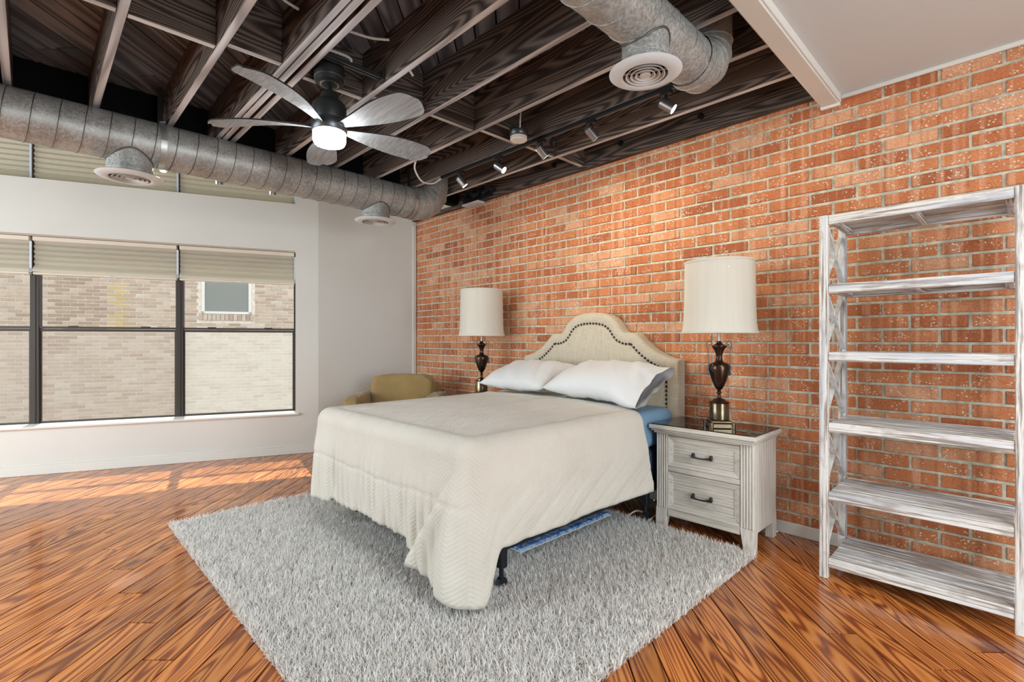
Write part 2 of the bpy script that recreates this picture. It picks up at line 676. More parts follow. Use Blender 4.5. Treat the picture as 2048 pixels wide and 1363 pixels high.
t = NT('blue_toile_mat')
p = t.pos()
n1 = t.noise(p, 22.0, 4.0, 0.6, 1.2)
n2 = t.voro(p, 30.0)
c = t.ramp(n1, [(0.36, srgb(52, 92, 156)), (0.48, srgb(104, 146, 200)), (0.56, srgb(176, 200, 226)), (0.7, srgb(84, 124, 184))])
c = t.mix(t.ramp(n2, [(0.1, 0.7), (0.3, 0.0)]), c, srgb(40, 76, 140))
M['mat'] = t.done(t.bsdf(c, 0.8))

t = NT('lamp_shade_fabric')
p = t.objco()
pl = t.noise(t.map(p, scale=(60, 60, 0.5)), 1.0, 1.0)
c = t.ramp(pl, [(0.3, srgb(229, 223, 210)), (0.7, srgb(233, 228, 216))])
pb = t.bsdf(c, 0.9, 0, t.bump(pl, 0.05, 0.002), 0.2)
tr = t.n('ShaderNodeBsdfTranslucent')
t.set(tr.inputs[0], c)
mx = t.n('ShaderNodeMixShader')
mx.inputs[0].default_value = 0.3
t.t.links.new(pb, mx.inputs[1])
t.t.links.new(tr.outputs[0], mx.inputs[2])
M['shade'] = t.done(mx.outputs[0])

t = NT('pleated_shade_fabric')
c = srgb(204, 199, 184)
pb = t.bsdf(c, 0.9, 0, None, 0.2)
tr = t.n('ShaderNodeBsdfTranslucent')
t.set(tr.inputs[0], srgb(214, 206, 186))
mx = t.n('ShaderNodeMixShader')
mx.inputs[0].default_value = 0.28
t.t.links.new(pb, mx.inputs[1])
t.t.links.new(tr.outputs[0], mx.inputs[2])
M['pleat'] = t.done(mx.outputs[0])
M['shade_rail'] = simple('shade_rail', srgb(204, 196, 182), 0.6)
M['cord'] = simple('pale_blue_gap_light', srgb(196, 206, 222), 0.6)  # pale blue stands for light showing between two shades


def glass(name, tint=(0.97, 0.98, 0.98, 1)):
    t = NT(name)
    tp = t.n('ShaderNodeBsdfTransparent')
    t.set(tp.inputs[0], tint)
    gl = t.n('ShaderNodeBsdfGlossy')
    t.set(gl.inputs['Roughness'], 0.02)
    mx = t.n('ShaderNodeMixShader')
    mx.inputs[0].default_value = 0.035
    t.t.links.new(tp.outputs[0], mx.inputs[1])
    t.t.links.new(gl.outputs[0], mx.inputs[2])
    return t.done(mx.outputs[0])


def screen(name, dens, dust):
    t = NT(name)
    tp = t.n('ShaderNodeBsdfTransparent')
    df = t.n('ShaderNodeBsdfDiffuse')
    t.set(df.inputs[0], dust)
    tl = t.n('ShaderNodeBsdfTranslucent')
    t.set(tl.inputs[0], dust)
    m1 = t.n('ShaderNodeMixShader')
    m1.inputs[0].default_value = 0.5
    t.t.links.new(df.outputs[0], m1.inputs[1])
    t.t.links.new(tl.outputs[0], m1.inputs[2])
    p = t.pos()
    f = t.noise(t.map(p, scale=(3, 3, 5)), 1.0, 4.0, 0.6)
    g = t.noise(t.map(p, scale=(6, 6, 160)), 1.0, 2.0)
    d = t.math('MULTIPLY', t.math('MULTIPLY_ADD', f, 0.7, 0.65), dens)
    d = t.math('ADD', d, t.math('MULTIPLY', t.math('SUBTRACT', g, 0.5), 0.10 * dens), clamp=True)
    mx = t.n('ShaderNodeMixShader')
    t.set(mx.inputs[0], d)
    t.t.links.new(tp.outputs[0], mx.inputs[1])
    t.t.links.new(m1.outputs[0], mx.inputs[2])
    return t.done(mx.outputs[0])


M['glass'] = glass('window_glass')
M['screen'] = screen('insect_screen', 0.15, srgb(176, 168, 162))
M['screen_dusty'] = screen('dusty_insect_screen', 0.30, srgb(206, 206, 200))
M['smoked'] = simple('smoked_glass_top', srgb(30, 24, 20), 0.05, 0.0, spec=0.9)
M['far_glass'] = simple('neighbour_window_glass', srgb(132, 134, 130), 0.6, spec=0.2)

t = NT('fan_blade_underside')
p = t.objco()
g = t.noise(t.map(p, scale=(3, 60, 60)), 1.0, 4.0, 0.6)
c = t.ramp(g, [(0.3, srgb(112, 114, 115)), (0.7, srgb(152, 154, 154))])
M['blade'] = t.done(t.bsdf(c, 0.5, 0, None, 0.4))


def emit(name, col, s):
    t = NT(name)
    e = t.n('ShaderNodeEmission')
    t.set(e.inputs[0], col)
    t.set(e.inputs[1], s)
    return t.done(e.outputs[0])


M['fan_lens'] = emit('fan_light_lens', (0.92, 0.97, 1.0, 1), 80.0)
M['bulb'] = emit('track_bulb', (1.0, 0.86, 0.55, 1), 14.0)

# ------------------------------------------------------------------ room measures
YW = 3.534                      # face of the brick wall
ZJ = 2.78                       # underside of the joists
ZD = 3.06                       # underside of the deck
P0 = Vector((-5.54, 2.335, 0))  # inner corner where the window wall starts
DW = Vector((-0.3587, -0.9333, 0))
NW = Vector((0.9333, -0.3587, 0))
WP = lambda tt, d, z: P0 + DW * tt + NW * d + Vector((0, 0, z))
XR, YB = 3.0, -4.0
TL = (P0.y - YB) / 0.9333
PB = WP(TL, 0, 0)
ROOM = [(-5.42, YW), (PB.x, PB.y), (XR, YB), (XR, YW)]   # counter-clockwise; runs under the bay wall


def clip(poly, region):
    out = poly
    n = len(region)
    for i in range(n):
        a, b = region[i], region[(i + 1) % n]
        ex, ey = b[0] - a[0], b[1] - a[1]
        inside = lambda p: ex * (p[1] - a[1]) - ey * (p[0] - a[0]) >= -1e-9
        res = []
        for j in range(len(out)):
            p, q = out[j], out[(j + 1) % len(out)]
            ip, iq = inside(p), inside(q)
            if ip:
                res.append(p)
            if ip != iq:
                dp = ex * (p[1] - a[1]) - ey * (p[0] - a[0])
                dq = ex * (q[1] - a[1]) - ey * (q[0] - a[0])
                s = dp / (dp - dq)
                res.append((p[0] + (q[0] - p[0]) * s, p[1] + (q[1] - p[1]) * s))
        out = res
        if len(out) < 3:
            return []
    return out


def area(poly):
    return 0.5 * abs(sum(poly[i][0] * poly[(i + 1) % len(poly)][1] - poly[(i + 1) % len(poly)][0] * poly[i][1] for i in range(len(poly))))


# ------------------------------------------------------------------ floor
floor = MB().prism(ROOM, -0.12, -0.012).build('floor', M['gap'])
tag(floor, 'orange heart pine plank floor laid diagonally', 'floor', kind='structure')
AX = (math.sqrt(.5), -math.sqrt(.5))      # along a board
NX = (math.sqrt(.5), math.sqrt(.5))       # across


def boards(region, pitch, phase, s0, s1, gap, joint_fn):
    k0, k1 = math.floor((s0 - phase) / pitch), math.ceil((s1 - phase) / pitch)
    for k in range(k0, k1):
        a, b = phase + k * pitch + gap / 2, phase + (k + 1) * pitch - gap / 2
        js = joint_fn(k, (a + b) / 2)
        for j0, j1 in zip(js[:-1], js[1:]):
            q = [(NX[0] * s + AX[0] * l, NX[1] * s + AX[1] * l) for s, l in ((a, j0 + gap / 2), (a, j1 - gap / 2), (b, j1 - gap / 2), (b, j0 + gap / 2))]
            q = q if (q[1][0] - q[0][0]) * (q[2][1] - q[0][1]) - (q[1][1] - q[0][1]) * (q[2][0] - q[0][0]) > 0 else q[::-1]
            c = clip(q, region)
            if len(c) >= 3 and area(c) > 0.004:
                yield c


def floor_joints(k, s):
    # the seam running across alternate boards at y = 0.36, others further off
    # point on the board with y = 0.36:  y = NX1*s + AX1*l
    l0 = (0.36 - NX[1] * s) / AX[1]
    rnd = random.Random(k * 13 + 5)
    js = [l0] if k % 2 == 0 else [l0 + 1.9 + rnd.uniform(-.2, .2)]
    while js[0] > -14:
        js.insert(0, js[0] - 3.4 - rnd.uniform(-.4, .4))
    while js[-1] < 14:
        js.append(js[-1] + 3.4 + rnd.uniform(-.4, .4))
    return js


rest = MB()
for c in boards(ROOM, 0.127, 1.061, -9, 5, 0.0068, floor_joints):
    cx, cy = sum(p[0] for p in c) / len(c), sum(p[1] for p in c) / len(c)
    vis = any(inframe(proj(c[i][0] * (1 - f) + c[(i + 1) % len(c)][0] * f, c[i][1] * (1 - f) + c[(i + 1) % len(c)][1] * f, 0), 20)
              for i in range(len(c)) for f in (0, .25, .5, .75))
    if vis:
        MB().prism(c, -0.014, 0.0).build('floor_board', M['floor'], floor)
    else:
        rest.prism(c, -0.014, 0.0)
if rest.v:
    tag(rest.build('floor_board', M['floor'], floor), kind='stuff')

# ------------------------------------------------------------------ plain walls
wf = MB()
a = Vector((-5.40, YW, 0))
dB = (P0 - a).normalized()
nB = Vector((-dB.y, dB.x, 0))
nB = nB if nB.x < 0 else -nB
LB = (P0 - a).length
wf.frame_box(a, dB, nB, (0, 0, 1), 0, LB, 0, 0.2, 0, 5.2)
tag(wf.build('wall_far', M['paint']), 'plain white wall between the window wall and the brick', 'wall', kind='structure')
tag(MB().frame_box(a, dB, -nB, (0, 0, 1), 0.0, LB, 0, 0.014, 0, 0.1, 0.004).build('baseboard_far', M['trim']), 'white baseboard below the plain far wall', 'baseboard', kind='structure')
tag(MB().frame_box(a, dB, -nB, (0, 0, 1), 0.004, 0.05, 0, 0.02, 0.1, 2.72, 0.004).build('trim_1', M['trim']), 'white vertical corner strip where wall meets brick', 'trim', kind='structure')

wl = MB()


def wbox(mb, t0, t1, d0, d1, z0, z1, b=0.0, mi=0):
    return mb.frame_box(P0, DW, NW, (0, 0, 1), t0, t1, d0, d1, z0, z1, b, mi)


T0, T1 = 0.237, 4.93
ZS, ZT = 0.45, 2.25
ZU0, ZU1 = 2.77, 4.6
wbox(wl, 0.0, TL, -0.3, 0, 0, ZS - 0.02)
wbox(wl, 0.0, T0, -0.3, 0, ZS - 0.02, 5.2)
wbox(wl, T1, TL, -0.3, 0, ZS - 0.02, 5.2)
wbox(wl, T0, T1, -0.3, 0, ZT, ZU0)
wbox(wl, T0, T1, -0.3, 0, ZU1, 5.2)
tag(wl.build('wall_left', M['paint']), 'white wall with the wide dark-framed window', 'wall', kind='structure')
bb = MB()
wbox(bb, -0.01, TL, 0, 0.014, 0.0, 0.085, 0.004)
wbox(bb, -0.01, TL, 0, 0.009, 0.085, 0.1, 0.003)
tag(bb.build('baseboard_left', M['trim']), 'white baseboard under the wide window', 'baseboard', kind='structure')
st = MB()
wbox(st, T0 - 0.04, T1 + 0.04, -0.2, 0.03, ZS - 0.02, ZS + 0.004, 0.006)
tag(st.build('trim_2', M['trim']), 'white window sill catching the sun', 'sill', kind='structure')

# unseen walls behind the camera, with openings added for the fill lights
rw = MB()
for (x0, x1, z0, z1) in ((PB.x, -7.25, 0, 2.74), (-2.95, XR, 0, 2.74), (-7.25, -2.95, 0, 0.5), (-7.25, -2.95, 2.5, 2.74)):
    rw.box(x0, x1, YB - 0.2, YB, z0, z1)
rw.box(PB.x, XR, YB - 0.2, YB, 2.74, 5.2)
tag(rw.build('wall_rear', M['paint']), 'white wall behind the viewpoint with a wide opening added for fill light', 'wall', kind='structure')
rw = MB()
for (y0, y1, z0, z1) in ((YB, -0.9, 0, 2.74), (2.6, YW, 0, 2.74), (-0.9, 2.6, 0, 0.5), (-0.9, 2.6, 2.5, 2.74)):
    rw.box(XR, XR + 0.2, y0, y1, z0, z1)
tag(rw.build('wall_near', M['paint']), 'white wall at the right end of the room with an opening added for fill light', 'wall', kind='structure')
tag(MB().box(-4.62, -4.55, YB, YW + 0.1, ZD + 0.05, 5.2).build('wall_loft', M['paint']), 'white upper wall of the loft above the rim beam', 'wall', kind='structure')

# ------------------------------------------------------------------ brick wall
BL, BH = 0.249, 0.0785
JT = 0.0135


def brick_variants(name, mat, n=6):
    out = []
    for i in range(n):
        r = random.Random(i * 7 + len(name))
        j = lambda a: r.uniform(-a, a)
        # unit brick: x -.5...5, z -.5...5, y 0 (front) .. 1 (back), edges chamfered and slightly uneven
        e = 0.02
        vs = []
        for (x, z) in ((-.5, -.5), (.5, -.5), (.5, .5), (-.5, .5)):
            vs.append((x + j(.008), 1.0, z + j(.03)))
        for (x, z) in ((-.5, -.5), (.5, -.5), (.5, .5), (-.5, .5)):
            vs.append((x + j(.008), 0.22 + j(.05), z + j(.03)))
        for (x, z) in ((-.5, -.5), (.5, -.5), (.5, .5), (-.5, .5)):
            vs.append((x * (1 - .03) + j(.006), 0.0 + j(.06), z * (1 - .12) + j(.02)))
        fs = [(8, 9, 10, 11)]
        for a0 in (0, 4):
            for k in range(4):
                k2 = (k + 1) % 4
                fs.append((a0 + k, a0 + k2, a0 + 4 + k2, a0 + 4 + k))
        me = bpy.data.meshes.new(name)
        me.from_pydata(vs, [], fs)
        me.materials.append(mat)
        me.update()
        out.append((me, vs, fs))
    return out


wr_ = MB().box(-5.42, XR + 0.2, YW + 0.007, YW + 0.25, 0, ZD + 0.2).build('wall_right', M['mortar'])
tag(wr_, 'exposed red brick wall behind the bed', 'wall', kind='structure')
BV = brick_variants('brick', M['brick'])
bricks = []
for k in range(-1, 35):
    zc = 2.690 - BH * k
    z0, z1 = zc - BH / 2 + JT / 2, zc + BH / 2 - JT / 2
    if z1 < 0.02:
        continue
    z0 = max(z0, 0.0)
    j0 = -0.064 if k % 2 == 0 else -0.190
    n0 = math.floor((-5.40 - j0) / BL)
    for n in range(n0, math.ceil((XR - j0) / BL)):
        x0 = max(j0 + n * BL + JT / 2, -5.395)
        x1 = min(j0 + (n + 1) * BL - JT / 2, XR)
        if x1 - x0 < 0.03:
            continue
        cx, cz = (x0 + x1) / 2, (z0 + z1) / 2
        hid = (-3.3 < cx < -1.85 and cz < 1.02) or (-1.7 < cx < -1.1 and cz < .66) or (cz > 2.72 and cx > -0.9) or (cx < -3.3 and cz < 0.75) or cz < .06
        p0, p1 = proj(x0, YW, z0), proj(x1, YW, z1)
        ar = 0
        if inframe(p0) and inframe(p1) and not hid:
            ar = abs(p1[0] - p0[0]) * abs(p1[1] - p0[1])
        bricks.append((ar, x0, x1, z0, z1))


def place_bricks(bricks, parent, BV, matfar, place, thick, name='brick', limit=300, mats=None):
    bricks.sort(key=lambda b: -b[0])
    far_v, far_f, tone = [], [], []
    for i, (ar, x0, x1, z0, z1) in enumerate(bricks):
        r = random.Random(i * 31 + 3)
        me, vs, fs = BV[r.randrange(len(BV))]
        pr = r.uniform(-.003, .003)
        if i < limit and ar > 0:
            o = link(name, me, parent)
            o.matrix_local = place((x0 + x1) / 2, (z0 + z1) / 2, pr) @ Matrix.Diagonal((x1 - x0, thick, z1 - z0, 1))
            if mats:
                m = mats((x0 + x1) / 2, (z0 + z1) / 2)
                if m is not None:
                    o.material_slots[0].link = 'OBJECT'
                    o.material_slots[0].material = m
        else:
            mt = place((x0 + x1) / 2, (z0 + z1) / 2, pr) @ Matrix.Diagonal((x1 - x0, thick, z1 - z0, 1))
            n = len(far_v)
            far_v += [tuple(mt @ Vector(v)) for v in vs]
            far_f += [tuple(q + n for q in f) for f in fs]
            tone += [r.random()] * len(vs)
    me = bpy.data.meshes.new(name)
    me.from_pydata(far_v, [], far_f)
    me.materials.append(matfar)
    at = me.attributes.new('tone', 'FLOAT', 'POINT')
    at.data.foreach_set('value', tone)
    me.update()
    o = link(name, me, parent)
    o['kind'] = 'stuff'
    return o


place_bricks(bricks, wr_, BV, M['brick_far'], lambda x, z, pr: Matrix.Translation((x, YW + pr, z)), 0.03)
tag(MB().box(-5.4, XR, YW - 0.016, YW, 0, 0.078, 0.004).build('baseboard_right', M['trim']), 'white baseboard along the brick wall', 'baseboard', kind='structure')

# ------------------------------------------------------------------ ceiling: deck, joists, blocking
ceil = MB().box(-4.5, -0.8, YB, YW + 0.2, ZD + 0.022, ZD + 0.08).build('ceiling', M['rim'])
tag(ceil, 'open ceiling of dark stained joists under diagonal boards', 'ceiling', kind='structure')
REG = [(-4.46, YB), (-0.8, YB), (-0.8, YW), (-4.46, YW)]


def deck_joints(k, s):
    rnd = random.Random(k * 17 + 2)
    js = [-9 + rnd.uniform(0, 2)]
    while js[-1] < 9:
        js.append(js[-1] + 3.2 + rnd.uniform(-.6, .6))
    return js


rest = MB()
for c in boards(REG, 0.13, -2.6, -7, 3, 0.009, deck_joints):
    vis = any(inframe(proj(c[i][0] * (1 - f) + c[(i + 1) % len(c)][0] * f, c[i][1] * (1 - f) + c[(i + 1) % len(c)][1] * f, ZD), 0)
              for i in range(len(c)) for f in (0, .25, .5, .75))
    (MB().prism(c, ZD, ZD + 0.02).build('deck_board', M['deck'], ceil) if vis else rest.prism(c, ZD, ZD + 0.02))
if rest.v:
    tag(rest.build('deck_board', M['deck'], ceil), kind='stuff')


def joist(y0, y1, x0=-4.47, x1=-0.875, zb=ZJ):
    m = MB()
    m.frame_box((0, 0, 0), (1, 0, 0), (0, 1, 0), (0, 0, 1), x0, x1, y0, y1, zb, ZD, 0.002)
    # the underside gets a paler wood than the side faces
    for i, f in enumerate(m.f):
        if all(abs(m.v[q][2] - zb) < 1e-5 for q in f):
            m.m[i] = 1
    return m.build('joist', [M['joist'], M['edge']], ceil)


JT_Y = [3.15 - 0.406 * i for i in range(0, 18)]
for yc in JT_Y:
    if abs(yc - 1.12) < 0.03:
        joist(1.000, 1.036)
        joist(1.039, 1.077, zb=ZJ - 0.004)
        joist(1.100, 1.140, zb=ZJ + 0.004)
    elif yc > YB + 0.1:
        joist(yc - 0.02, yc + 0.02)
joist(YW - 0.045, YW - 0.002, zb=2.80)
lg = MB().box(-5.38, -0.875, YW - 0.06, YW - 0.001, 2.758, 2.80, 0.004)
lg.build('ledger', M['joist'], ceil)
# blocking between the joists, one piece to each bay
BX = {-0.09: -2.93, 0.31: -2.94, 0.72: -2.87, 1.12: -2.92, 1.53: -2.85, 1.93: -2.80, 2.34: -2.75, 2.74: -2.73, 3.15: -2.70}
ys = sorted(JT_Y) + [YW - 0.022]
for i in range(len(ys) - 1):
    a_, b_ = ys[i], ys[i + 1]
    if a_ < -3.6:
        continue
    key = min(BX, key=lambda q: abs(q - a_))
    x = BX[key] if abs(key - a_) < 0.1 else -2.95
    y0, y1 = a_ + 0.021, b_ - 0.021
    if abs(a_ - 1.12) < 0.03:
        y0 = 1.141
    if abs(b_ - 1.12) < 0.03:
        y1 = 0.999
    m = MB().box(x - 0.02, x + 0.02, y0, y1, ZJ + 0.003, ZD - 0.001, 0.002)
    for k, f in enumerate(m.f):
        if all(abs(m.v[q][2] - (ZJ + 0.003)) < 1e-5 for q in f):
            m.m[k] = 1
    m.build('blocking', [M['block'], M['edge_y']], ceil)
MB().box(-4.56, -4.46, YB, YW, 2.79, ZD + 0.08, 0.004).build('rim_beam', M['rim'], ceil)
for yc in JT_Y:
    if -0.6 < yc < 3.2 and abs(yc - 1.12) > 0.03:
        MB().box(-4.455, -4.40, yc - 0.023, yc + 0.023, ZJ - 0.012, ZJ + 0.0005, 0.001).build('joist_hanger', M['strap'], ceil)

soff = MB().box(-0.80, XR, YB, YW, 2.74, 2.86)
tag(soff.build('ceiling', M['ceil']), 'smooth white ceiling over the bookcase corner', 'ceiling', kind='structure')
bm_ = MB().box(-0.875, -0.765, YB, YW, 2.70, 3.1, 0.004).box(-0.865, -0.775, YB, YW, 2.688, 2.70, 0.003)
tag(bm_.build('trim_3', M['trim']), 'white boxed beam at the edge of the plaster ceiling', 'beam', kind='structure')
tag(MB().box(-0.765, XR, YW - 0.02, YW - 0.001, 2.715, 2.74, 0.004).build('trim_4', M['trim']), 'narrow white moulding above the brick wall', 'trim', kind='structure')
tag(MB().box(-0.872, -0.768, YW - 0.03, YW - 0.001, 2.676, 2.70, 0.004).build('trim_5', M['trim']), 'small white cap where the boxed beam meets brick', 'trim', kind='structure')
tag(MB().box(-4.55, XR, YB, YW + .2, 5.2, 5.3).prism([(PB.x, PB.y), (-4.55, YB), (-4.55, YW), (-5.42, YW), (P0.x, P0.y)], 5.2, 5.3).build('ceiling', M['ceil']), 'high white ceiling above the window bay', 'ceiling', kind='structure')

# ------------------------------------------------------------------ windows
win = empty('window_1', tuple(WP(0.24, -0.2, ZS)), 'wide window of dark bronze frames with raised tan shades', 'window', kind='structure')
MUL = [1.36, 2.54, 3.735]
BAYS = [(T0, MUL[0]), (MUL[0], MUL[1]), (MUL[1], MUL[2]), (MUL[2], T1)]
G0, G1 = -0.245, -0.195
fr = MB()
wbox(fr, T0, T1, G0, G1, ZS, ZS + 0.022, 0.003)
wbox(fr, T0, T1, G0, G1, ZT - 0.04, ZT, 0.003)
wbox(fr, T0, T0 + 0.02, G0, G1, ZS, ZT, 0.003)
wbox(fr, T1 - 0.03, T1, G0, G1, ZS, ZT, 0.003)
fr.build('window_frame', M['frame'], win)
for mx_ in MUL:
    m = MB()
    wbox(m, mx_ - 0.035, mx_ + 0.035, G0 - 0.01, G1 + 0.012, ZS, ZT, 0.004)
    wbox(m, mx_ - 0.010, mx_ - 0.004, G1 + 0.01, G1 + 0.018, ZS, ZT)
    m.build('mullion', M['frame'], win)
for bi, (b0, b1) in enumerate(BAYS):
    e0 = b0 + (0.035 if bi else 0.02)
    e1 = b1 - 0.035
    m = MB()
    wbox(m, e0, e1, G0 + .005, G1 + 0.006, 1.372, 1.392, 0.002)
    wbox(m, e0, e1, G0 + .005, G1, 1.345, 1.368, 0.002)
    wbox(m, e0 + 0.22, e0 + 0.30, G1, G1 + 0.012, 1.392, 1.40, 0.002)
    wbox(m, e1 - 0.30, e1 - 0.22, G1, G1 + 0.012, 1.392, 1.40, 0.002)
    m.build('meeting_rail', M['frame'], win)
    for (z0, z1, d) in ((1.385, ZT - 0.03, -0.222), (ZS + 0.02, 1.36, -0.214)):
        m = MB()
        wbox(m, e0, e1, d - 0.003, d, z0, z1)
        m.build('pane', M['glass'], win)
    m = MB()
    for ss in (e0, e1 - 0.012):
        wbox(m, ss, ss + 0.012, -0.214, -0.20, ZS + 0.02, 1.36, 0.002)
    m.build('sash_stile', M['frame'], win)
    m = MB()
    wbox(m, e0, e1, -0.2405, -0.240, ZS + 0.02, 1.36)
    m.build('insect_screen', M['screen_dusty'] if bi == 0 else M['screen'], win)

win2 = empty('window_2', tuple(WP(0.24, -0.2, ZU0)), 'high window above the duct with closed tan shades', 'window', kind='structure')
fr = MB()
wbox(fr, T0, T1, G0, G1, ZU0, ZU0 + 0.03, 0.003)
wbox(fr, T0, T1, G0, G1, ZU1 - 0.04, ZU1, 0.003)
for tt in (T0 + .02, T1 - .02):
    wbox(fr, tt - .02, tt + .02, G0, G1, ZU0, ZU1, 0.003)
fr.build('window_frame', M['frame'], win2)
for mx_ in MUL:
    m = MB()
    wbox(m, mx_ - 0.035, mx_ + 0.035, G0, G1, ZU0, ZU1, 0.004)
    m.build('mullion', M['frame'], win2)
for bi, (b0, b1) in enumerate(BAYS):
    m = MB()
    wbox(m, b0 + .03, b1 - .03, -0.222, -0.219, ZU0 + .02, ZU1 - .03)
    m.build('pane', M['glass'], win2)


def shade_obj(b0, b1, zbot, ztop, label, group, pitch=0.046, depth=0.03, raised=True):
    root = empty('window_shade', tuple(WP((b0 + b1) / 2, -0.14, zbot)), label, 'window shade', group)
    t0, t1 = b0 + 0.012, b1 - 0.012
    m = MB()
    wbox(m, t0, t1, -0.175, -0.11, ztop - 0.045, ztop - 0.004, 0.004)
    m.build('head_rail', M['shade_rail'], root)
    # zigzag pleats
    zs = []
    z = ztop - 0.045
    low = zbot + (0.075 if raised else 0.02)
    n = max(2, int(round((z - low) / pitch)))
    rows = []
    for i in range(2 * n + 1):
        zz = z - (z - low) * i / (2 * n)
        d = -0.135 - (depth if i % 2 else 0.0)
        rows.append((d, zz))
    if raised:   # gathered bottom bulging over the rail
        rows += [(-0.122, low - 0.012), (-0.108, low - 0.03), (-0.112, low - 0.05)]
    P = [[WP(t0, d, zz), WP(t1, d, zz)] for d, zz in rows]
    m = MB().grid(P)
    P2 = [[WP(t0, -0.172, zz), WP(t1, -0.172, zz)] for d, zz in (rows[0], rows[-1])]
    m.grid(P2, flip=True)
    m.build('pleated_fabric', M['pleat'], root)
    m = MB()
    wbox(m, t0, t1, -0.17, -0.115, zbot, zbot + 0.022, 0.005)
    m.build('bottom_rail', M['shade_rail'], root)
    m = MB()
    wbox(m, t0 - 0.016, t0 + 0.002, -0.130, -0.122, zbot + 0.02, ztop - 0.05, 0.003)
    m.build('gap_light_strip', M['cord'], root)  # pale strip added for the light gap beside the shade
    if raised:
        m = MB()
        wbox(m, (t0 + t1) / 2 - .03, (t0 + t1) / 2 + .03, -0.115, -0.108, zbot + 0.003, zbot + 0.012, 0.002)
        m.build('pull_tab', M['plastic'], root)
    return root


lab = ['tan pleated shade raised above the window pane nearest the bed', 'tan pleated shade raised above the middle window panes',
       'tan pleated shade raised at the left edge of the picture', 'tan pleated shade on the far window bay out of view']
for (b0, b1), l in zip(BAYS[:3], lab):
    shade_obj(b0, b1, 1.885, ZT, l, 'raised shades on the wide window')
lab = ['closed tan pleated shade high up nearest the bed, below the duct', 'closed tan pleated shade high up behind the middle of the duct',
       'closed tan pleated shade high up at the left picture edge', '']
for (b0, b1), l in zip(BAYS[:3], lab):
    shade_obj(b0, b1, ZU0 + 0.006, ZU1, l, 'closed shades on the high window', pitch=0.05, raised=False)

# ------------------------------------------------------------------ outside
NP = Vector((-11.8, 1.67, 0))
bld = empty('building', tuple(NP + Vector((0, 0, -1.2))), 'tan brick building across the alley seen through the window', 'building')
m = MB().frame_box(NP, DW, NW, (0, 0, 1), -6, 9, -0.3, -0.008, -1.2, 5.2)
m.build('wall', M['tan_mortar'], bld)
VB = brick_variants('tan_brick', M['tan_brick'])
KL, KH = 0.222, 0.0675
bl = []
NWX0, NWX1, NWZ0, NWZ1 = -1.75, -0.86, 1.80, 2.75      # neighbour's window in (t, z)
for k in range(0, 90):
    z0 = -1.15 + k * KH
    j = (k % 2) * KL / 2
    for n in range(-26, 30):
        x0, x1 = n * KL + j + 0.006, (n + 1) * KL + j - 0.006
        zz0, zz1 = z0 + 0.006, z0 + KH - 0.006
        if x1 > NWX0 - 0.06 and x0 < NWX1 + 0.06 and zz1 > NWZ0 - 0.16 and zz0 < NWZ1 + .06:
            if x0 < NWX0 - 0.06 - 0.04:
                x1 = NWX0 - 0.065
            elif x1 > NWX1 + 0.1:
                x0 = NWX1 + 0.065
            else:
                continue
        q0, q1 = NP + DW * x0, NP + DW * x1
        p0, p1 = proj(q0.x, q0.y, zz0), proj(q1.x, q1.y, zz1)
        ar = 0
        if p0 and p1 and 0 < p0[0] < 588 and 0 < p1[0] < 588 and 545 < p0[1] < 850 and 545 < p1[1]:
            ar = abs(p1[0] - p0[0]) * abs(p1[1] - p0[1]) * (1.0 if p0[1] < 665 else 0.6)
        bl.append((ar, x0, x1, zz0, zz1))
rotN = Matrix(((DW.x, -NW.x, 0, 0), (DW.y, -NW.y, 0, 0), (0, 0, 1, 0), (0, 0, 0, 1)))


def tan_pick(x, z):
    if 0.38 < x < 0.66 and z < 2.35 and math.sin(z * 23.0) + math.sin(x * 31 + z * 7) > -1.2:
        return M['tan_stain']
    if 0.75 < x < 1.45 and math.sin(z * 11.0 + x * 5) > -0.8:
        return M['tan_damp']
    return None


boff = Vector(bld.location)
o = place_bricks(bl, bld, VB, M['tan_brick_far'], lambda x, z, pr: Matrix.Translation(NP - boff + DW * x + Vector((0, 0, z))) @ rotN, 0.02, 'brick', 300, tan_pick)
nwin = MB().frame_box(NP, DW, NW, (0, 0, 1), NWX0, NWX0 + 0.055, -0.05, 0.015, NWZ0, NWZ1, 0.004)
nwin.frame_box(NP, DW, NW, (0, 0, 1), NWX1 - 0.055, NWX1, -0.05, 0.015, NWZ0, NWZ1, 0.004)
nwin.frame_box(NP, DW, NW, (0, 0, 1), NWX0, NWX1, -0.05, 0.015, NWZ0, NWZ0 + 0.05, 0.004)
nwin.frame_box(NP, DW, NW, (0, 0, 1), NWX0, NWX1, -0.05, 0.015, NWZ1 - .05, NWZ1, 0.004)
nw = nwin.build('window', M['trim'], bld)
MB().frame_box(NP, DW, NW, (0, 0, 1), NWX0 + .05, NWX1 - .05, -0.007, 0.0, NWZ0 + .04, NWZ1 - .04).build('pane', M['far_glass'], nw)
nx_ = 13
for i in range(nx_):
    x0 = NWX0 - 0.05 + (NWX1 - NWX0 + 0.1) * i / nx_
    x1 = NWX0 - 0.05 + (NWX1 - NWX0 + 0.1) * (i + 1) / nx_
    MB().frame_box(NP, DW, NW, (0, 0, 1), x0 + .004, x1 - .004, -0.008, 0.018, NWZ0 - 0.13, NWZ0 - 0.01, 0.004).build('sill_brick', M['tan_brick'], bld)
tag(MB().box(-30, -5.7, -14, 16, -1.3, -1.2).build('ground', M['ground']), 'pale ground of the alley outside', 'ground', kind='structure')

# ------------------------------------------------------------------ ducts


def arc(c, r, a0, a1, n):
    return [(c[0] + r * math.cos(a0 + (a1 - a0) * i / n), c[1] + r * math.sin(a0 + (a1 - a0) * i / n)) for i in range(n + 1)]


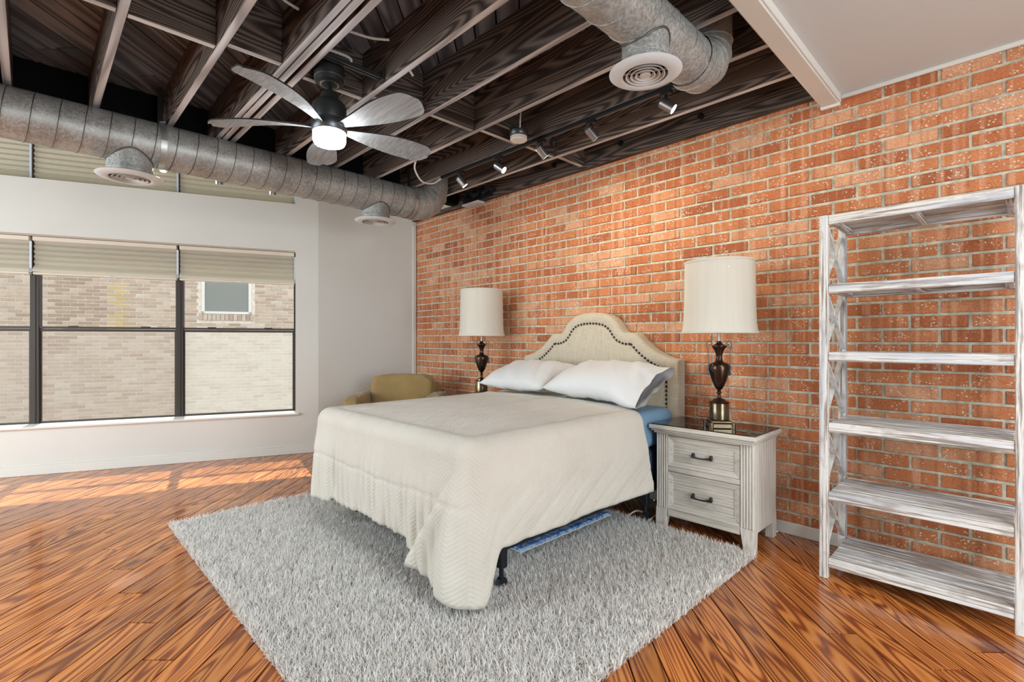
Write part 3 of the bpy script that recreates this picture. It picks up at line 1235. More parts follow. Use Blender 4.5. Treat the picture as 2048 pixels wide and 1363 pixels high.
def diffuser(root, cx, cy, ztop, zdisc, rc, rd, saddle):
    m = MB()
    seg = 40
    prof = [(rc, zdisc + 0.012), (rc, zdisc + 0.05), (rc + 0.004, zdisc + 0.053), (rc + 0.004, zdisc + 0.060), (rc, zdisc + 0.063), (rc, ztop)]
    m.lathe((cx, cy, 0), prof, seg, cap=False)
    m.lathe((cx, cy, 0), [(rc - .004, ztop), (rc - .004, zdisc + 0.012)], seg, cap=False)
    col = m.build('collar', M['galv'], root, smooth=True, sharp=40)
    MB().tube([(cx + (rc + .002) * math.cos(2 * PI * k / 40), cy + (rc + .002) * math.sin(2 * PI * k / 40), saddle(rc * math.cos(2 * PI * k / 40)) - .003) for k in range(41)], 0.005, 6, caps=False).build('flange', M['galv_dark'], root, smooth=True)
    d = MB()
    ri = rd * 0.62
    d.ring((cx, cy, zdisc), [(rd, 0.008), (rd - 0.012, 0.0), (ri + 0.012, -0.010), (ri, -0.006), (ri, 0.012), (rd - 0.01, 0.014)], 48)
    dd = d.build('diffuser', M['white_metal'], root, smooth=True, sharp=50)
    for i in range(4):
        ro = ri * (0.88 - 0.21 * i)
        MB().ring((cx, cy, zdisc - 0.006), [(ro, 0.0), (ro - 0.003, -0.001), (ro - 0.012, 0.014), (ro - 0.009, 0.015)], 40).build('vane', M['vane'], dd, smooth=True, sharp=50)
    MB().lathe((cx, cy, 0), [(0.002, zdisc + 0.03), (rc - .006, zdisc + 0.03), (rc - .006, zdisc + 0.034), (0.002, zdisc + .034)], 32).build('dark_slot_disc', M['rim'], dd)  # black disc added as the shade seen through the vane slots
    sp = MB()
    for k in range(3):
        a_ = PI / 6 + k * PI / 3
        v = Vector((math.cos(a_), math.sin(a_), 0)) * ri
        sp.bar(Vector((cx, cy, zdisc + 0.012)) - v, Vector((cx, cy, zdisc + 0.012)) + v, 0.012, 0.004)
    sp.build('spoke', M['vane'], dd)
    MB().lathe((cx, cy, 0), [(0.001, zdisc - 0.008), (0.022, zdisc - 0.006), (0.022, zdisc + 0.01), (0.001, zdisc + 0.01)], 20).build('hub', M['vane'], dd, smooth=True, sharp=50)


def duct(name, label, cx, cz, R, y0, yb, rb, zup, regs, straps, pitch, seam='galv_dark'):
    """horizontal run along y from y0 to an upward elbow (bend radius rb) whose riser is centred on y = yb"""
    root = empty(name, (cx, (y0 + yb) / 2, cz - R), label, 'duct')
    ye = yb - rb
    m = MB().tube([(cx, y0 + (ye - y0) * i / 24, cz) for i in range(25)], R, 48, caps=False)
    m.build('duct_tube', M['galv'], root, smooth=True)
    # helical lock seam standing proud of the tube
    pts = []
    turns = (ye - y0) / pitch
    n = int(turns * 36)
    for i in range(n + 1):
        a_ = 2 * PI * i / 36
        pts.append((cx + (R + 0.0012) * math.cos(a_), y0 + (ye - y0) * i / n, cz + (R + 0.0012) * math.sin(a_)))
    MB().tube(pts, 0.0028, 5).build('spiral_seam', M[seam], root, smooth=True)
    # gored elbow
    ng = 4
    cxs = []
    for i in range(ng + 1):
        a_ = -PI / 2 + (PI / 2) * i / ng
        cxs.append((ye + rb * math.cos(a_), cz + rb + rb * math.sin(a_), a_))
    eb = MB()
    seg = 40
    Rv = R + 0.006
    rings = []
    st_ = [(ye - 0.05, cz, -PI / 2)] + cxs + [(yb, zup, 0.0)]
    for (yy, zz, a_) in st_:
        tdir = Vector((0, -math.sin(a_), math.cos(a_)))          # tangent
        nrm = Vector((0, math.cos(a_), math.sin(a_)))
        rings.append([Vector((cx, yy, zz)) + (Vector((1, 0, 0)) * math.cos(2 * PI * k / seg) + nrm * math.sin(2 * PI * k / seg)) * Rv for k in range(seg + 1)])
    eb.grid(rings)
    e = eb.build('elbow', M['galv'], root, smooth=True, sharp=14)
    for (yy, zz, a_) in cxs:
        nrm = Vector((0, math.cos(a_), math.sin(a_)))
        loop = [Vector((cx, yy, zz)) + (Vector((1, 0, 0)) * math.cos(2 * PI * k / 36) + nrm * math.sin(2 * PI * k / 36)) * (Rv + .001) for k in range(37)]
        MB().tube(loop, 0.0035, 5, caps=False).build('gore_seam', M['galv'], e, smooth=True)
    for (yy, zd, rc, rd) in regs:
        diffuser(root, cx, yy, cz - math.sqrt(max(0, R * R - rc * rc)) + 0.03, zd, rc, rd, lambda dx_: cz - math.sqrt(max(0, R * R - dx_ * dx_)))
    for yy in straps:
        m = MB()
        seg = 40
        rows = []
        for k in range(seg + 1):
            a_ = 2 * PI * k / seg
            q = Vector((cx + (R + .004) * math.cos(a_), 0, cz + (R + .004) * math.sin(a_)))
            rows.append([(q.x, yy - 0.018, q.z), (q.x, yy + 0.018, q.z)])
        m.grid(rows)
        m.bar((cx + R * .50, yy - .018, cz + R * .90), (cx + R * .50, yy + .018, cz + R * .95), 0.05, 0.004)
        MB().bar((cx, yy, cz + R + .002), (cx, yy, ZD - 0.02), 0.03, 0.004, up=(1, 0, 0)).build('hanger_rod', M['black_metal'], root)
        m.build('hanger_strap', M['strap'], root, smooth=True, sharp=40)
    return root


duct('spiral_duct', 'long round spiral duct in galvanised steel hanging below the joists', -4.25, 2.623, 0.154, YB + 0.1, 2.985, 0.21, 3.05,
     [(0.49, 2.362, 0.128, 0.19), (2.336, 2.372, 0.128, 0.19)], [0.66, 2.70, -1.6], 0.122)
duct('spiral_duct', 'short round duct with white vent near the boxed beam', -1.15, 2.635, 0.116, YB + 0.1, 2.54, 0.16, 3.05,
     [(1.93, 2.415, 0.1, 0.155)], [0.2], 0.16, 'galv')

# ------------------------------------------------------------------ ceiling fan
FX, FY = -2.80, 1.245
fan = empty('ceiling_fan', (FX, FY, 2.375), 'five-blade grey and black ceiling fan with lit round lamp', 'ceiling fan')
m = MB().lathe((FX, FY, 0), [(0.03, 2.728), (0.078, 2.742), (0.084, 2.775), (0.084, 2.835), (0.07, 2.85)], 36)
can = m.build('canopy', M['fan_body'], fan, smooth=True, sharp=40)
for r_, z_ in ((0.08, 2.768), (0.066, 2.750), (0.05, 2.738)):
    MB().ring((FX, FY, z_), [(r_ + 0.004, 0.004), (r_ + .004, -0.004), (r_ - .006, -0.006), (r_ - .006, 0.004)], 36).build('ring', M['nickel'], can, smooth=True, sharp=40)
MB().tube([(FX, FY, 2.66), (FX, FY, 2.74)], 0.013, 14).build('downrod', M['black_metal'], fan, smooth=True, sharp=40)
MB().lathe((FX, FY, 0), [(0.02, 2.685), (0.045, 2.68), (0.05, 2.668), (0.052, 2.648), (0.075, 2.632), (0.09, 2.615), (0.094, 2.6), (0.094, 2.535), (0.088, 2.52), (0.08, 2.515)][::-1], 40).build('motor_housing', M['fan_body'], fan, smooth=True, sharp=40)
MB().lathe((FX, FY, 0), [(0.092, 2.455), (0.098, 2.462), (0.1, 2.50), (0.096, 2.516), (0.06, 2.518)], 40).build('light_ring', M['gunmetal'], fan, smooth=True, sharp=40)
MB().lathe((FX, FY, 0), [(0.02, 2.378), (0.06, 2.381), (0.082, 2.389), (0.09, 2.404), (0.091, 2.454)], 40).build('light_lens', M['fan_lens'], fan, smooth=True)


def blade(ang):
    L0, L1 = 0.07, 0.665
    N = 26
    up, lo = [], []
    for i in range(N + 1):
        u = i / N
        r = L0 + (L1 - L0) * u
        wlead = 0.016 + 0.082 * math.sin(min(1, u * 1.35) * PI / 2)
        wtrail = 0.016 + 0.078 * math.sin(min(1, (u + .02) * 1.25) * PI / 2) ** 1.5
        tip = 1.0 if u < 0.86 else math.sqrt(max(0.0, 1 - ((u - 0.86) / 0.14) ** 2))
        sweep = 0.022 * math.sin(u * PI * 0.9)
        pit = -math.radians(17 - 6 * u)
        arch = 0.018 * math.sin(u * PI)
        row_u, row_l = [], []
        for j in range(7):
            s = -1 + 2 * j / 6
            yy = (s * (wlead if s > 0 else wtrail)) * max(tip, 0.25 if u > .95 else tip) + sweep
            cam_ = 0.008 * (1 - s * s)
            z = 2.487 + arch + yy * math.tan(pit) + cam_
            row_u.append((r, yy, z + 0.004))
            row_l.append((r, yy, z - 0.004))
        up.append(row_u)
        lo.append(row_l)
    m = MB()
    m.grid(lo, 0, flip=True)
    m.grid(up, 1)
    for a_, b_, fl in ((0, 0, True), (6, 6, False)):
        m.grid([[l[a_] for l in lo], [u_[a_] for u_ in up]], 1, flip=fl)
    m.grid([lo[-1], up[-1]], 1)
    m.grid([lo[0], up[0]], 1, flip=True)
    c_, s_ = math.cos(ang), math.sin(ang)
    m.v = [(FX + x * c_ - y * s_, FY + x * s_ + y * c_, z) for x, y, z in m.v]
    return m.build('blade', [M['blade'], M['fan_body']], fan, smooth=True, sharp=35)


for dg in (16, 86, 159, 229, 300):
    blade(math.radians(dg))
# ------------------------------------------------------------------ fan brace, conduits, detector
fb = MB()
fb.bar((-2.645, 1.142, 2.812), (-2.645, 1.508, 2.812), 0.012, 0.02).bar((-2.67, 1.142, 2.812), (-2.67, 1.508, 2.812), 0.012, 0.02)
fb.box(-2.69, -2.625, 1.49, 1.508, 2.79, 2.85, 0.002)
tag(set_origin(fb.build('fan_brace', M['gunmetal']), (-2.71, 1.325, 2.80)), 'steel fan brace bar spanning two joists', 'bracket')


def curve_pts(ctrl, n=24):
    pts = []
    P = [Vector(c) for c in ctrl]
    P = [P[0] * 2 - P[1]] + P + [P[-1] * 2 - P[-2]]
    for i in range(1, len(P) - 2):
        for k in range(n):
            u = k / n
            a, b, c, d = P[i - 1], P[i], P[i + 1], P[i + 2]
            pts.append(0.5 * ((2 * b) + (c - a) * u + (2 * a - 5 * b + 4 * c - d) * u * u + (3 * b - a - 3 * c + d) * u ** 3))
    pts.append(P[-2])
    return pts


def cable(name, ctrl, r, label, mat='cable', cat='cable', n=14, armor=False):
    pts = curve_pts(ctrl, n)
    rs = [r * (1.0 if (i % 2) else 0.82) for i in range(len(pts))] if armor else r
    o = MB().tube(pts, rs, 8).build(name, M[mat], smooth=True)
    return tag(set_origin(o, pts[0]), label, cat)


cable('conduit', [(-2.78, 1.14, 2.93), (-2.74, 1.20, 2.90), (-2.70, 1.31, 2.88), (-2.71, 1.33, 2.86), (-2.76, 1.30, 2.845)], 0.009,
      'white flexible conduit curling into the fan canopy', armor=True, n=12)
cable('conduit', [(-2.66, 1.145, 2.95), (-2.60, 1.25, 2.96), (-2.55, 1.37, 2.95), (-2.50, 1.46, 2.955)], 0.008,
      'white flexible conduit lying in the bay right of the fan', armor=True, n=12)
cable('conduit', [(-2.45, 0.75, 2.955), (-2.50, 0.82, 2.95), (-2.55, 0.90, 2.94), (-2.58, 0.985, 2.945)], 0.008,
      'flexible conduit in the dark bay at the top of the picture', armor=True, n=12)
cable('conduit', [(-2.50, 1.56, 2.90), (-2.53, 1.60, 2.90), (-2.57, 1.64, 2.88), (-2.58, 1.67, 2.86)], 0.008,
      'short white conduit stub hanging from a joist', armor=True, n=12)
cable('feed_cable', [(-3.62, 2.37, 2.80), (-3.68, 2.40, 2.74), (-3.75, 2.52, 2.68), (-3.78, 2.66, 2.70), (-3.76, 2.74, 2.76)], 0.008,
      'looped white cable feeding the black light track')
sd = empty('smoke_detector', (-2.575, 2.57, 2.715), 'round white-faced smoke detector hung on a bar between joists', 'smoke detector')
MB().lathe((-2.575, 2.57, 0), [(0.055, 2.716), (0.062, 2.722), (0.062, 2.745), (0.05, 2.75)], 28).build('face', M['plastic'], sd, smooth=True, sharp=40)
MB().lathe((-2.575, 2.57, 0), [(0.064, 2.75), (0.068, 2.755), (0.068, 2.785), (0.06, 2.79)], 28).build('backing', M['gunmetal'], sd, smooth=True, sharp=40)
MB().bar((-2.60, 2.362, 2.797), (-2.60, 2.722, 2.797), 0.03, 0.012).build('mounting_bar', M['gunmetal'], sd)
MB().tube(curve_pts([(-2.55, 2.56, 2.79), (-2.54, 2.55, 2.84), (-2.545, 2.56, 2.90), (-2.56, 2.58, 2.96)], 8), 0.006, 8).build('wire', M['cable'], sd, smooth=True)
for (x, l) in ((-3.02, 'dark round bolt head on the wall joist above the left lamp'), (-2.30, 'dark round bolt head on the wall joist above the headboard'),
               (-1.62, 'dark round bolt head on the wall joist near the boxed beam')):
    m = MB().tube([(x, YW - 0.044, 2.875), (x, YW - 0.060, 2.875)], 0.022, 14).tube([(x, YW - 0.058, 2.875), (x, YW - 0.078, 2.875)], 0.012, 6)
    tag(set_origin(m.build('bolt', M['black_metal'], smooth=True, sharp=40), (x, YW - 0.045, 2.875)), l, 'bolt', 'bolts along the wall joist')
ft = MB()
for i in range(9):
    r = random.Random(i)
    ft.bar((-4.30 + .05 * i, YW - 0.12 + r.uniform(-.03, .03), 2.80 + r.uniform(-.02, .05)), (-4.24 + .05 * i, YW - 0.07, 2.86 + r.uniform(-.05, .03)), 0.035, 0.03)
ft.box(-4.35, -3.86, YW - 0.075, YW - 0.062, 2.765, 2.83, 0.004)
tag(set_origin(ft.build('junction_bracket', M['black_metal']), (-4.1, YW - .07, 2.76)), 'tangled black fittings between duct elbow and brick wall', 'bracket')
tag(set_origin(MB().box(-4.32, -4.05, YW - 0.11, YW - 0.005, 2.735, 2.757, 0.004).build('cover_strip', M['white_metal']), (-4.2, YW - .05, 2.735)), 'short white strip under the duct elbow at the brick', 'cover')

# ------------------------------------------------------------------ track lights
tr = empty('light_track', (-2.5, 2.745, 2.742), 'long black light track under a joist beside the brick wall', 'light track')
MB().box(-3.76, -1.30, 2.728, 2.762, 2.752, 2.779, 0.003).build('rail', M['black_metal'], tr)
MB().box(-3.75, -1.31, 2.738, 2.752, 2.748, 2.753).build('conductor_slot', M['gunmetal'], tr)


def spot(x, y, ztop, aim, label, lit, group, watts, light=True):
    root = empty('track_spotlight', (x, y, ztop - 0.12), label, 'spotlight', group)
    aim = Vector(aim).normalized()
    MB().box(x - 0.035, x + 0.035, y - 0.016, y + 0.016, ztop - 0.022, ztop, 0.003).build('adapter', M['black_metal'], root)
    MB().tube([(x, y, ztop - 0.02), (x, y, ztop - 0.065)], 0.010, 10).build('stem', M['black_metal'], root, smooth=True, sharp=40)
    c = Vector((x, y, ztop - 0.082))
    MB().box(c.x - 0.016, c.x + 0.016, c.y - 0.016, c.y + 0.016, c.z + 0.005, c.z + 0.035, 0.004).build('knuckle', M['black_metal'], root)
    a, b = c - aim * 0.035, c + aim * 0.055
    MB().tube([a - aim * .012, a, a + aim * .002, b], [0.02, 0.027, 0.030, 0.030], 22, caps=False).tube([a - aim * .012, a - aim * .0115], [0.02, 0.001], 22, caps=False).build('lamp_head', M['nickel'], root, smooth=True, sharp=40)
    MB().tube([b - aim * 0.006, b - aim * 0.001], [0.026, 0.026], 20).build('bulb', M['bulb'], root, smooth=True, sharp=40)
    if light:
        d = bpy.data.lights.new('track_lamp', 'SPOT')
        d.energy = watts
        d.spot_size = math.radians(125)
        d.spot_blend = 1.0
        d.color = (1.0, 0.84, 0.60)
        d.shadow_soft_size = 0.025
        o = bpy.data.objects.new('track_lamp', d)
        COL.objects.link(o)
        o.parent = root
        o.location = (b + aim * 0.004) - Vector(root.location)
        o.rotation_euler = aim.to_track_quat('-Z', 'Y').to_euler()
    return root


G1_ = 'spotlights on the track by the brick wall'
spot(-3.475, 2.745, 2.752, (0.35, 0.55, -0.76), 'nickel spotlight beside the duct elbow, first on the track', False, G1_, 20)
spot(-2.977, 2.745, 2.752, (0.72, 0.35, -0.6), 'glowing nickel spotlight second from the duct elbow', True, G1_, 27)
spot(-2.508, 2.745, 2.752, (0.30, 0.6, -0.74), 'nickel spotlight turned away in the middle of the track', False, G1_, 22)
spot(-2.051, 2.745, 2.752, (0.35, 0.6, -0.72), 'nickel spotlight turned away, fourth along, beside the ceiling vent', False, G1_, 22)
spot(-1.495, 2.745, 2.752, (0.72, 0.35, -0.6), 'glowing nickel spotlight under the short duct, last on the track', True, G1_, 22)
tr2 = empty('light_track', (-4.51, 1.1, 2.76), 'black light track on the rim beam mostly hidden by the long duct', 'light track')
MB().box(-4.53, -4.49, 0.2, 2.2, 2.762, 2.789, 0.003).build('rail', M['black_metal'], tr2)
G2_ = 'spotlights peeking out below the long duct'
spot(-4.51, 0.71, 2.652, (0.7, 0.1, -0.7), 'lit spotlight just right of the left duct vent, below the duct', True, G2_, 6)
spot(-4.51, 1.09, 2.652, (-0.3, 0.1, -0.9), 'small spotlight in the middle of those peeking below the duct', True, G2_, 3, light=False)
spot(-4.51, 1.50, 2.652, (-0.3, 0.1, -0.9), 'spotlight tip furthest right below the duct', False, G2_, 3, light=False)
for y in (0.71, 1.09, 1.50):
    MB().tube([(-4.51, y, 2.652), (-4.51, y, 2.765)], 0.010, 8).build('drop_rod', M['black_metal'], tr2, smooth=True)

# ------------------------------------------------------------------ rug
RX0, RX1, RY0, RY1 = -3.985, -1.065, 0.665, 2.995
rug = empty('rug', ((RX0 + RX1) / 2, (RY0 + RY1) / 2, 0), 'large pale grey shag rug under the bed', 'rug')
MB().box(RX0 + .02, RX1 - .02, RY0 + .02, RY1 - .02, 0.0, 0.012, 0.003).build('backing', M['rug_back'], rug)
NS = 230000
bx = rng.uniform(RX0, RX1, NS)
by = rng.uniform(RY0, RY1, NS)
edge = np.minimum(np.minimum(bx - RX0, RX1 - bx), np.minimum(by - RY0, RY1 - by))
ang = rng.uniform(0, 2 * PI, NS)
cl = np.sin(bx * 9 + 1.3) * np.cos(by * 11) + np.sin(bx * 4.1 + by * 5.3)
ang = ang + cl * 0.6
lean = rng.uniform(0.35, 1.05, NS)
ln_ = rng.uniform(0.030, 0.052, NS)
dx, dy = np.cos(ang) * lean, np.sin(ang) * lean
wv_ = rng.uniform(0.0012, 0.0021, NS)
ra = ang + PI / 2 + rng.normal(0, 0.35, NS)
px, py = np.cos(ra) * wv_, np.sin(ra) * wv_
z0 = 0.008
mz = np.sqrt(np.maximum(0.05, 1 - (0.55 * lean) ** 2)) * ln_ * 0.55
tz = np.sqrt(np.maximum(0.05, 1 - (0.9 * lean) ** 2)) * ln_ * 0.45 + mz
m1x, m1y = bx + dx * ln_ * 0.3, by + dy * ln_ * 0.3
t1x, t1y = bx + dx * ln_ * 0.85, by + dy * ln_ * 0.85
V = np.empty((NS, 5, 3), np.float32)
V[:, 0] = np.stack([bx - px, by - py, np.full(NS, z0)], 1)
V[:, 1] = np.stack([bx + px, by + py, np.full(NS, z0)], 1)
V[:, 2] = np.stack([m1x + px, m1y + py, z0 + mz], 1)
V[:, 3] = np.stack([m1x - px, m1y - py, z0 + mz], 1)
V[:, 4] = np.stack([t1x, t1y, z0 + tz], 1)
V[:, :, 0] -= (RX0 + RX1) / 2
V[:, :, 1] -= (RY0 + RY1) / 2
me = bpy.data.meshes.new('pile')
me.vertices.add(NS * 5)
me.vertices.foreach_set('co', V.reshape(-1))
base = np.arange(NS, dtype=np.int32) * 5
loops = np.stack([base, base + 1, base + 2, base + 3, base + 3, base + 2, base + 4], 1).reshape(-1)
me.loops.add(NS * 7)
me.loops.foreach_set('vertex_index', loops)
me.polygons.add(NS * 2)
ls = (np.arange(NS, dtype=np.int32)[:, None] * 7 + np.array([0, 4], np.int32)).reshape(-1)
me.polygons.foreach_set('loop_start', ls)
me.polygons.foreach_set('loop_total', np.tile(np.array([4, 3], np.int32), NS))
pal = np.array([srgb(*c) for c in ((242, 240, 237), (234, 230, 225), (214, 208, 202), (247, 246, 244), (220, 210, 198), (150, 140, 128))], np.float32)
ci = rng.choice(6, NS, p=[.34, .18, .08, .26, .07, .07])
cc = np.repeat(pal[ci], 5, axis=0)
at = me.color_attributes.new('col', 'FLOAT_COLOR', 'POINT')
at.data.foreach_set('color', cc.reshape(-1))
me.materials.append(M['shag'])
me.update()
me.validate()
pile = link('pile', me, rug)
pile['kind'] = 'stuff'

mt = MB().box(-2.55, -1.985, 2.0, 2.88, 0.048, 0.066, 0.006).box(-2.55, -1.982, 1.998, 2.882, 0.046, 0.052, 0.002, mi=1)
mt_o = tag(set_origin(mt.build('floor_mat', [M['mat'], M['plastic']]), (-2.27, 2.44, 0.046)), 'flat blue patterned mat lying under the bed', 'mat')

# ------------------------------------------------------------------ bed
BX0, BX1 = -3.335, -1.785
BYF, BYH = 1.44, 3.41
bed = empty('bed', (-2.56, 2.43, 0), 'bed with beige linen headboard, studded edge and dark steel frame', 'bed')
for x in (BX1 - 0.02, BX0 + 0.02):
    m = MB().box(x - 0.02, x + 0.02, BYF + 0.05, BYH, 0.275, 0.28).box(x - 0.002 + (0.02 if x > -2.5 else -.02), x + 0.002 + (0.02 if x > -2.5 else -.02), BYF + 0.05, BYH, 0.215, 0.28)
    m.build('side_rail', M['rail'], bed)
for y in (BYF + 0.32, 2.43, BYH - 0.40):
    MB().box(BX0 + .04, BX1 - .04, y - 0.02, y + 0.02, 0.215, 0.275, 0.003).build('cross_rail', M['rail'], bed)
for x in (BX1 - 0.03, BX0 + 0.03):
    for y in (BYF + 0.25, BYH - 0.36):
        m = MB().box(x - 0.022, x + 0.022, y - 0.022, y + 0.022, 0.12, 0.22, 0.003).tube([(x, y, 0.04), (x, y, 0.13)], 0.012, 10)
        m.tube([(x - .012, y, 0.044), (x + .012, y, 0.044)], 0.03, 16)
        m.build('leg', M['rail'], bed)
# headboard: mirrored camel-back outline, padded
half = [(0.797, 1.108), (0.72, 1.125), (0.66, 1.146), (0.60, 1.178), (0.55, 1.212), (0.50, 1.255), (0.46, 1.296), (0.44, 1.31), (0.41, 1.318),
        (0.345, 1.318), (0.325, 1.325), (0.30, 1.352), (0.27, 1.398), (0.22, 1.442), (0.16, 1.472), (0.08, 1.488), (0.0, 1.492)]
HXC = -2.564
outl = [(HXC - x, z) for x, z in half] + [(HXC + x, z) for x, z in half[::-1][1:]]
n_ = len(outl)


def inset(pl, d):
    res = []
    for i, (x, z) in enumerate(pl):
        a_, b_ = pl[max(i - 1, 0)], pl[min(i + 1, len(pl) - 1)]
        tx, tz_ = b_[0] - a_[0], b_[1] - a_[1]
        L = math.hypot(tx, tz_)
        nx, nz = tz_ / L, -tx / L
        if i == 0:
            nx, nz = 1.0, -1.0
        if i == len(pl) - 1:
            nx, nz = -1.0, -1.0
        xx, zz = x + nx * d, z + nz * d
        lim = 0.797 - d
        res.append((HXC + max(-lim, min(lim, xx - HXC)), zz))
    return res


ZHB = 0.32
hb = MB()
sections = [(0.0, 3.525), (0.0, 3.44), (0.010, 3.425), (0.03, 3.416), (0.075, 3.413), (0.092, 3.424), (0.12, 3.420)]
rows = []
for d, y in sections:
    q = inset(outl, d) if d else outl
    row = [(q[0][0] + 0.0, y, ZHB)] + [(x, y, z) for x, z in q] + [(q[-1][0], y, ZHB)]
    rows.append(row)
hb.grid(rows)
fr_ = list(rows[-1])
xm = fr_[0][0]
top_, bot_ = [], []
for p_ in fr_[1:-1]:
    xm = max(xm, p_[0])
    top_.append((xm, p_[1], p_[2]))
    bot_.append((xm, p_[1], ZHB))
hb.grid([top_, bot_])
hb.add(rows[0], [tuple(reversed(range(len(rows[0]))))])
head = hb.build('headboard', M['linen'], bed, smooth=True, sharp=50)
# bronze nailheads following the outline
npl = inset(outl, 0.092)
path = [(npl[0][0], 0.62)] + npl + [(npl[-1][0], 0.62)]
nails = MB()
acc = 0.0
for i in range(len(path) - 1):
    ax_, az_ = path[i]
    bx_, bz_ = path[i + 1]
    L = math.hypot(bx_ - ax_, bz_ - az_)
    while acc < L:
        f = acc / L
        cx, cz = ax_ + (bx_ - ax_) * f, az_ + (bz_ - az_) * f
        m = MB()
        vs_, fs_ = [], []
        for (r_, dep) in ((0.0105, 0.0), (0.0085, 0.005), (0.004, 0.0075)):
            for k in range(8):
                a_ = 2 * PI * k / 8
                vs_.append((cx + r_ * math.cos(a_), 3.420 - dep, cz + r_ * math.sin(a_)))
        for a0 in (0, 8):
            for k in range(8):
                k2 = (k + 1) % 8
                fs_.append((a0 + k, a0 + k2, a0 + 8 + k2, a0 + 8 + k))
        fs_.append(tuple(range(16, 24)))
        nails.add(vs_, fs_)
        acc += 0.032
    acc -= L
o = nails.build('nailhead_trim', M['bronze'], head, smooth=True)
o['kind'] = 'stuff'
o['label'] = 'row of dark bronze nailheads'

bs = MB().box(BX0 + 0.005, BX1 - 0.005, BYF + 0.03, BYH - 0.005, 0.281, 0.50, 0.03)
tag(set_origin(bs.build('box_spring', M['ticking'], smooth=True, sharp=30), (-2.56, 2.43, 0.281)), 'dark blue box spring under the mattress', 'box spring')
mm = MB().box(BX0, BX1, BYF + 0.02, BYH - 0.003, 0.502, 0.765)
mo = tag(set_origin(mm.build('mattress', M['sheet']), (-2.56, 2.43, 0.502)), 'mattress in a light blue fitted sheet', 'mattress')



def soften(o, w_, seg):
    bm = bmesh.new()
    bm.from_mesh(o.data)
    bmesh.ops.bevel(bm, geom=list(bm.edges), offset=w_, segments=seg, profile=0.5, affect='EDGES', clamp_overlap=True)
    for f in bm.faces:
        f.smooth = True
    bm.to_mesh(o.data)
    bm.free()


soften(mo, 0.06, 5)
# comforter
XL, XRR, YF = -3.375, -1.715, 1.395
rc_ = 0.10
path = []
for i in range(60):
    path.append((XL, 3.16 - (3.16 - YF - rc_) * i / 59, -1, 0))
for i in range(1, 14):
    a_ = PI + (PI / 2) * i / 14
    path.append((XL + rc_ + rc_ * math.cos(a_), YF + rc_ + rc_ * math.sin(a_), math.cos(a_), math.sin(a_)))
NF = 230
for i in range(NF + 1):
    path.append((XL + rc_ + (XRR - XL - 2 * rc_) * i / NF, YF, 0, -1))
for i in range(1, 30):
    a_ = 1.5 * PI + (PI / 2) * i / 30
    path.append((XRR - rc_ + rc_ * math.cos(a_), YF + rc_ + rc_ * math.sin(a_), math.cos(a_), math.sin(a_)))
for i in range(150):
    path.append((XRR, YF + rc_ + (2.84 - YF - rc_) * i / 149, 1, 0))
sl = [0.0]
for i in range(1, len(path)):
    sl.append(sl[-1] + math.hypot(path[i][0] - path[i - 1][0], path[i][1] - path[i - 1][1]))
i_corner = 60 + 13 + NF + 1 + 14
s_c = sl[i_corner]
ZTOP, RR = 0.785, 0.075


def sm(a, b, x):
    t_ = min(1, max(0, (x - a) / (b - a)))
    return t_ * t_ * (3 - 2 * t_)


def nz1(x, k):
    return (math.sin(x * 5.1 + k) + math.sin(x * 11.3 + 2.1 * k) * 0.6 + math.sin(x * 23.7 + 3.3 * k) * 0.35 + math.sin(x * 41 + k * 1.7) * .2) / 2.15


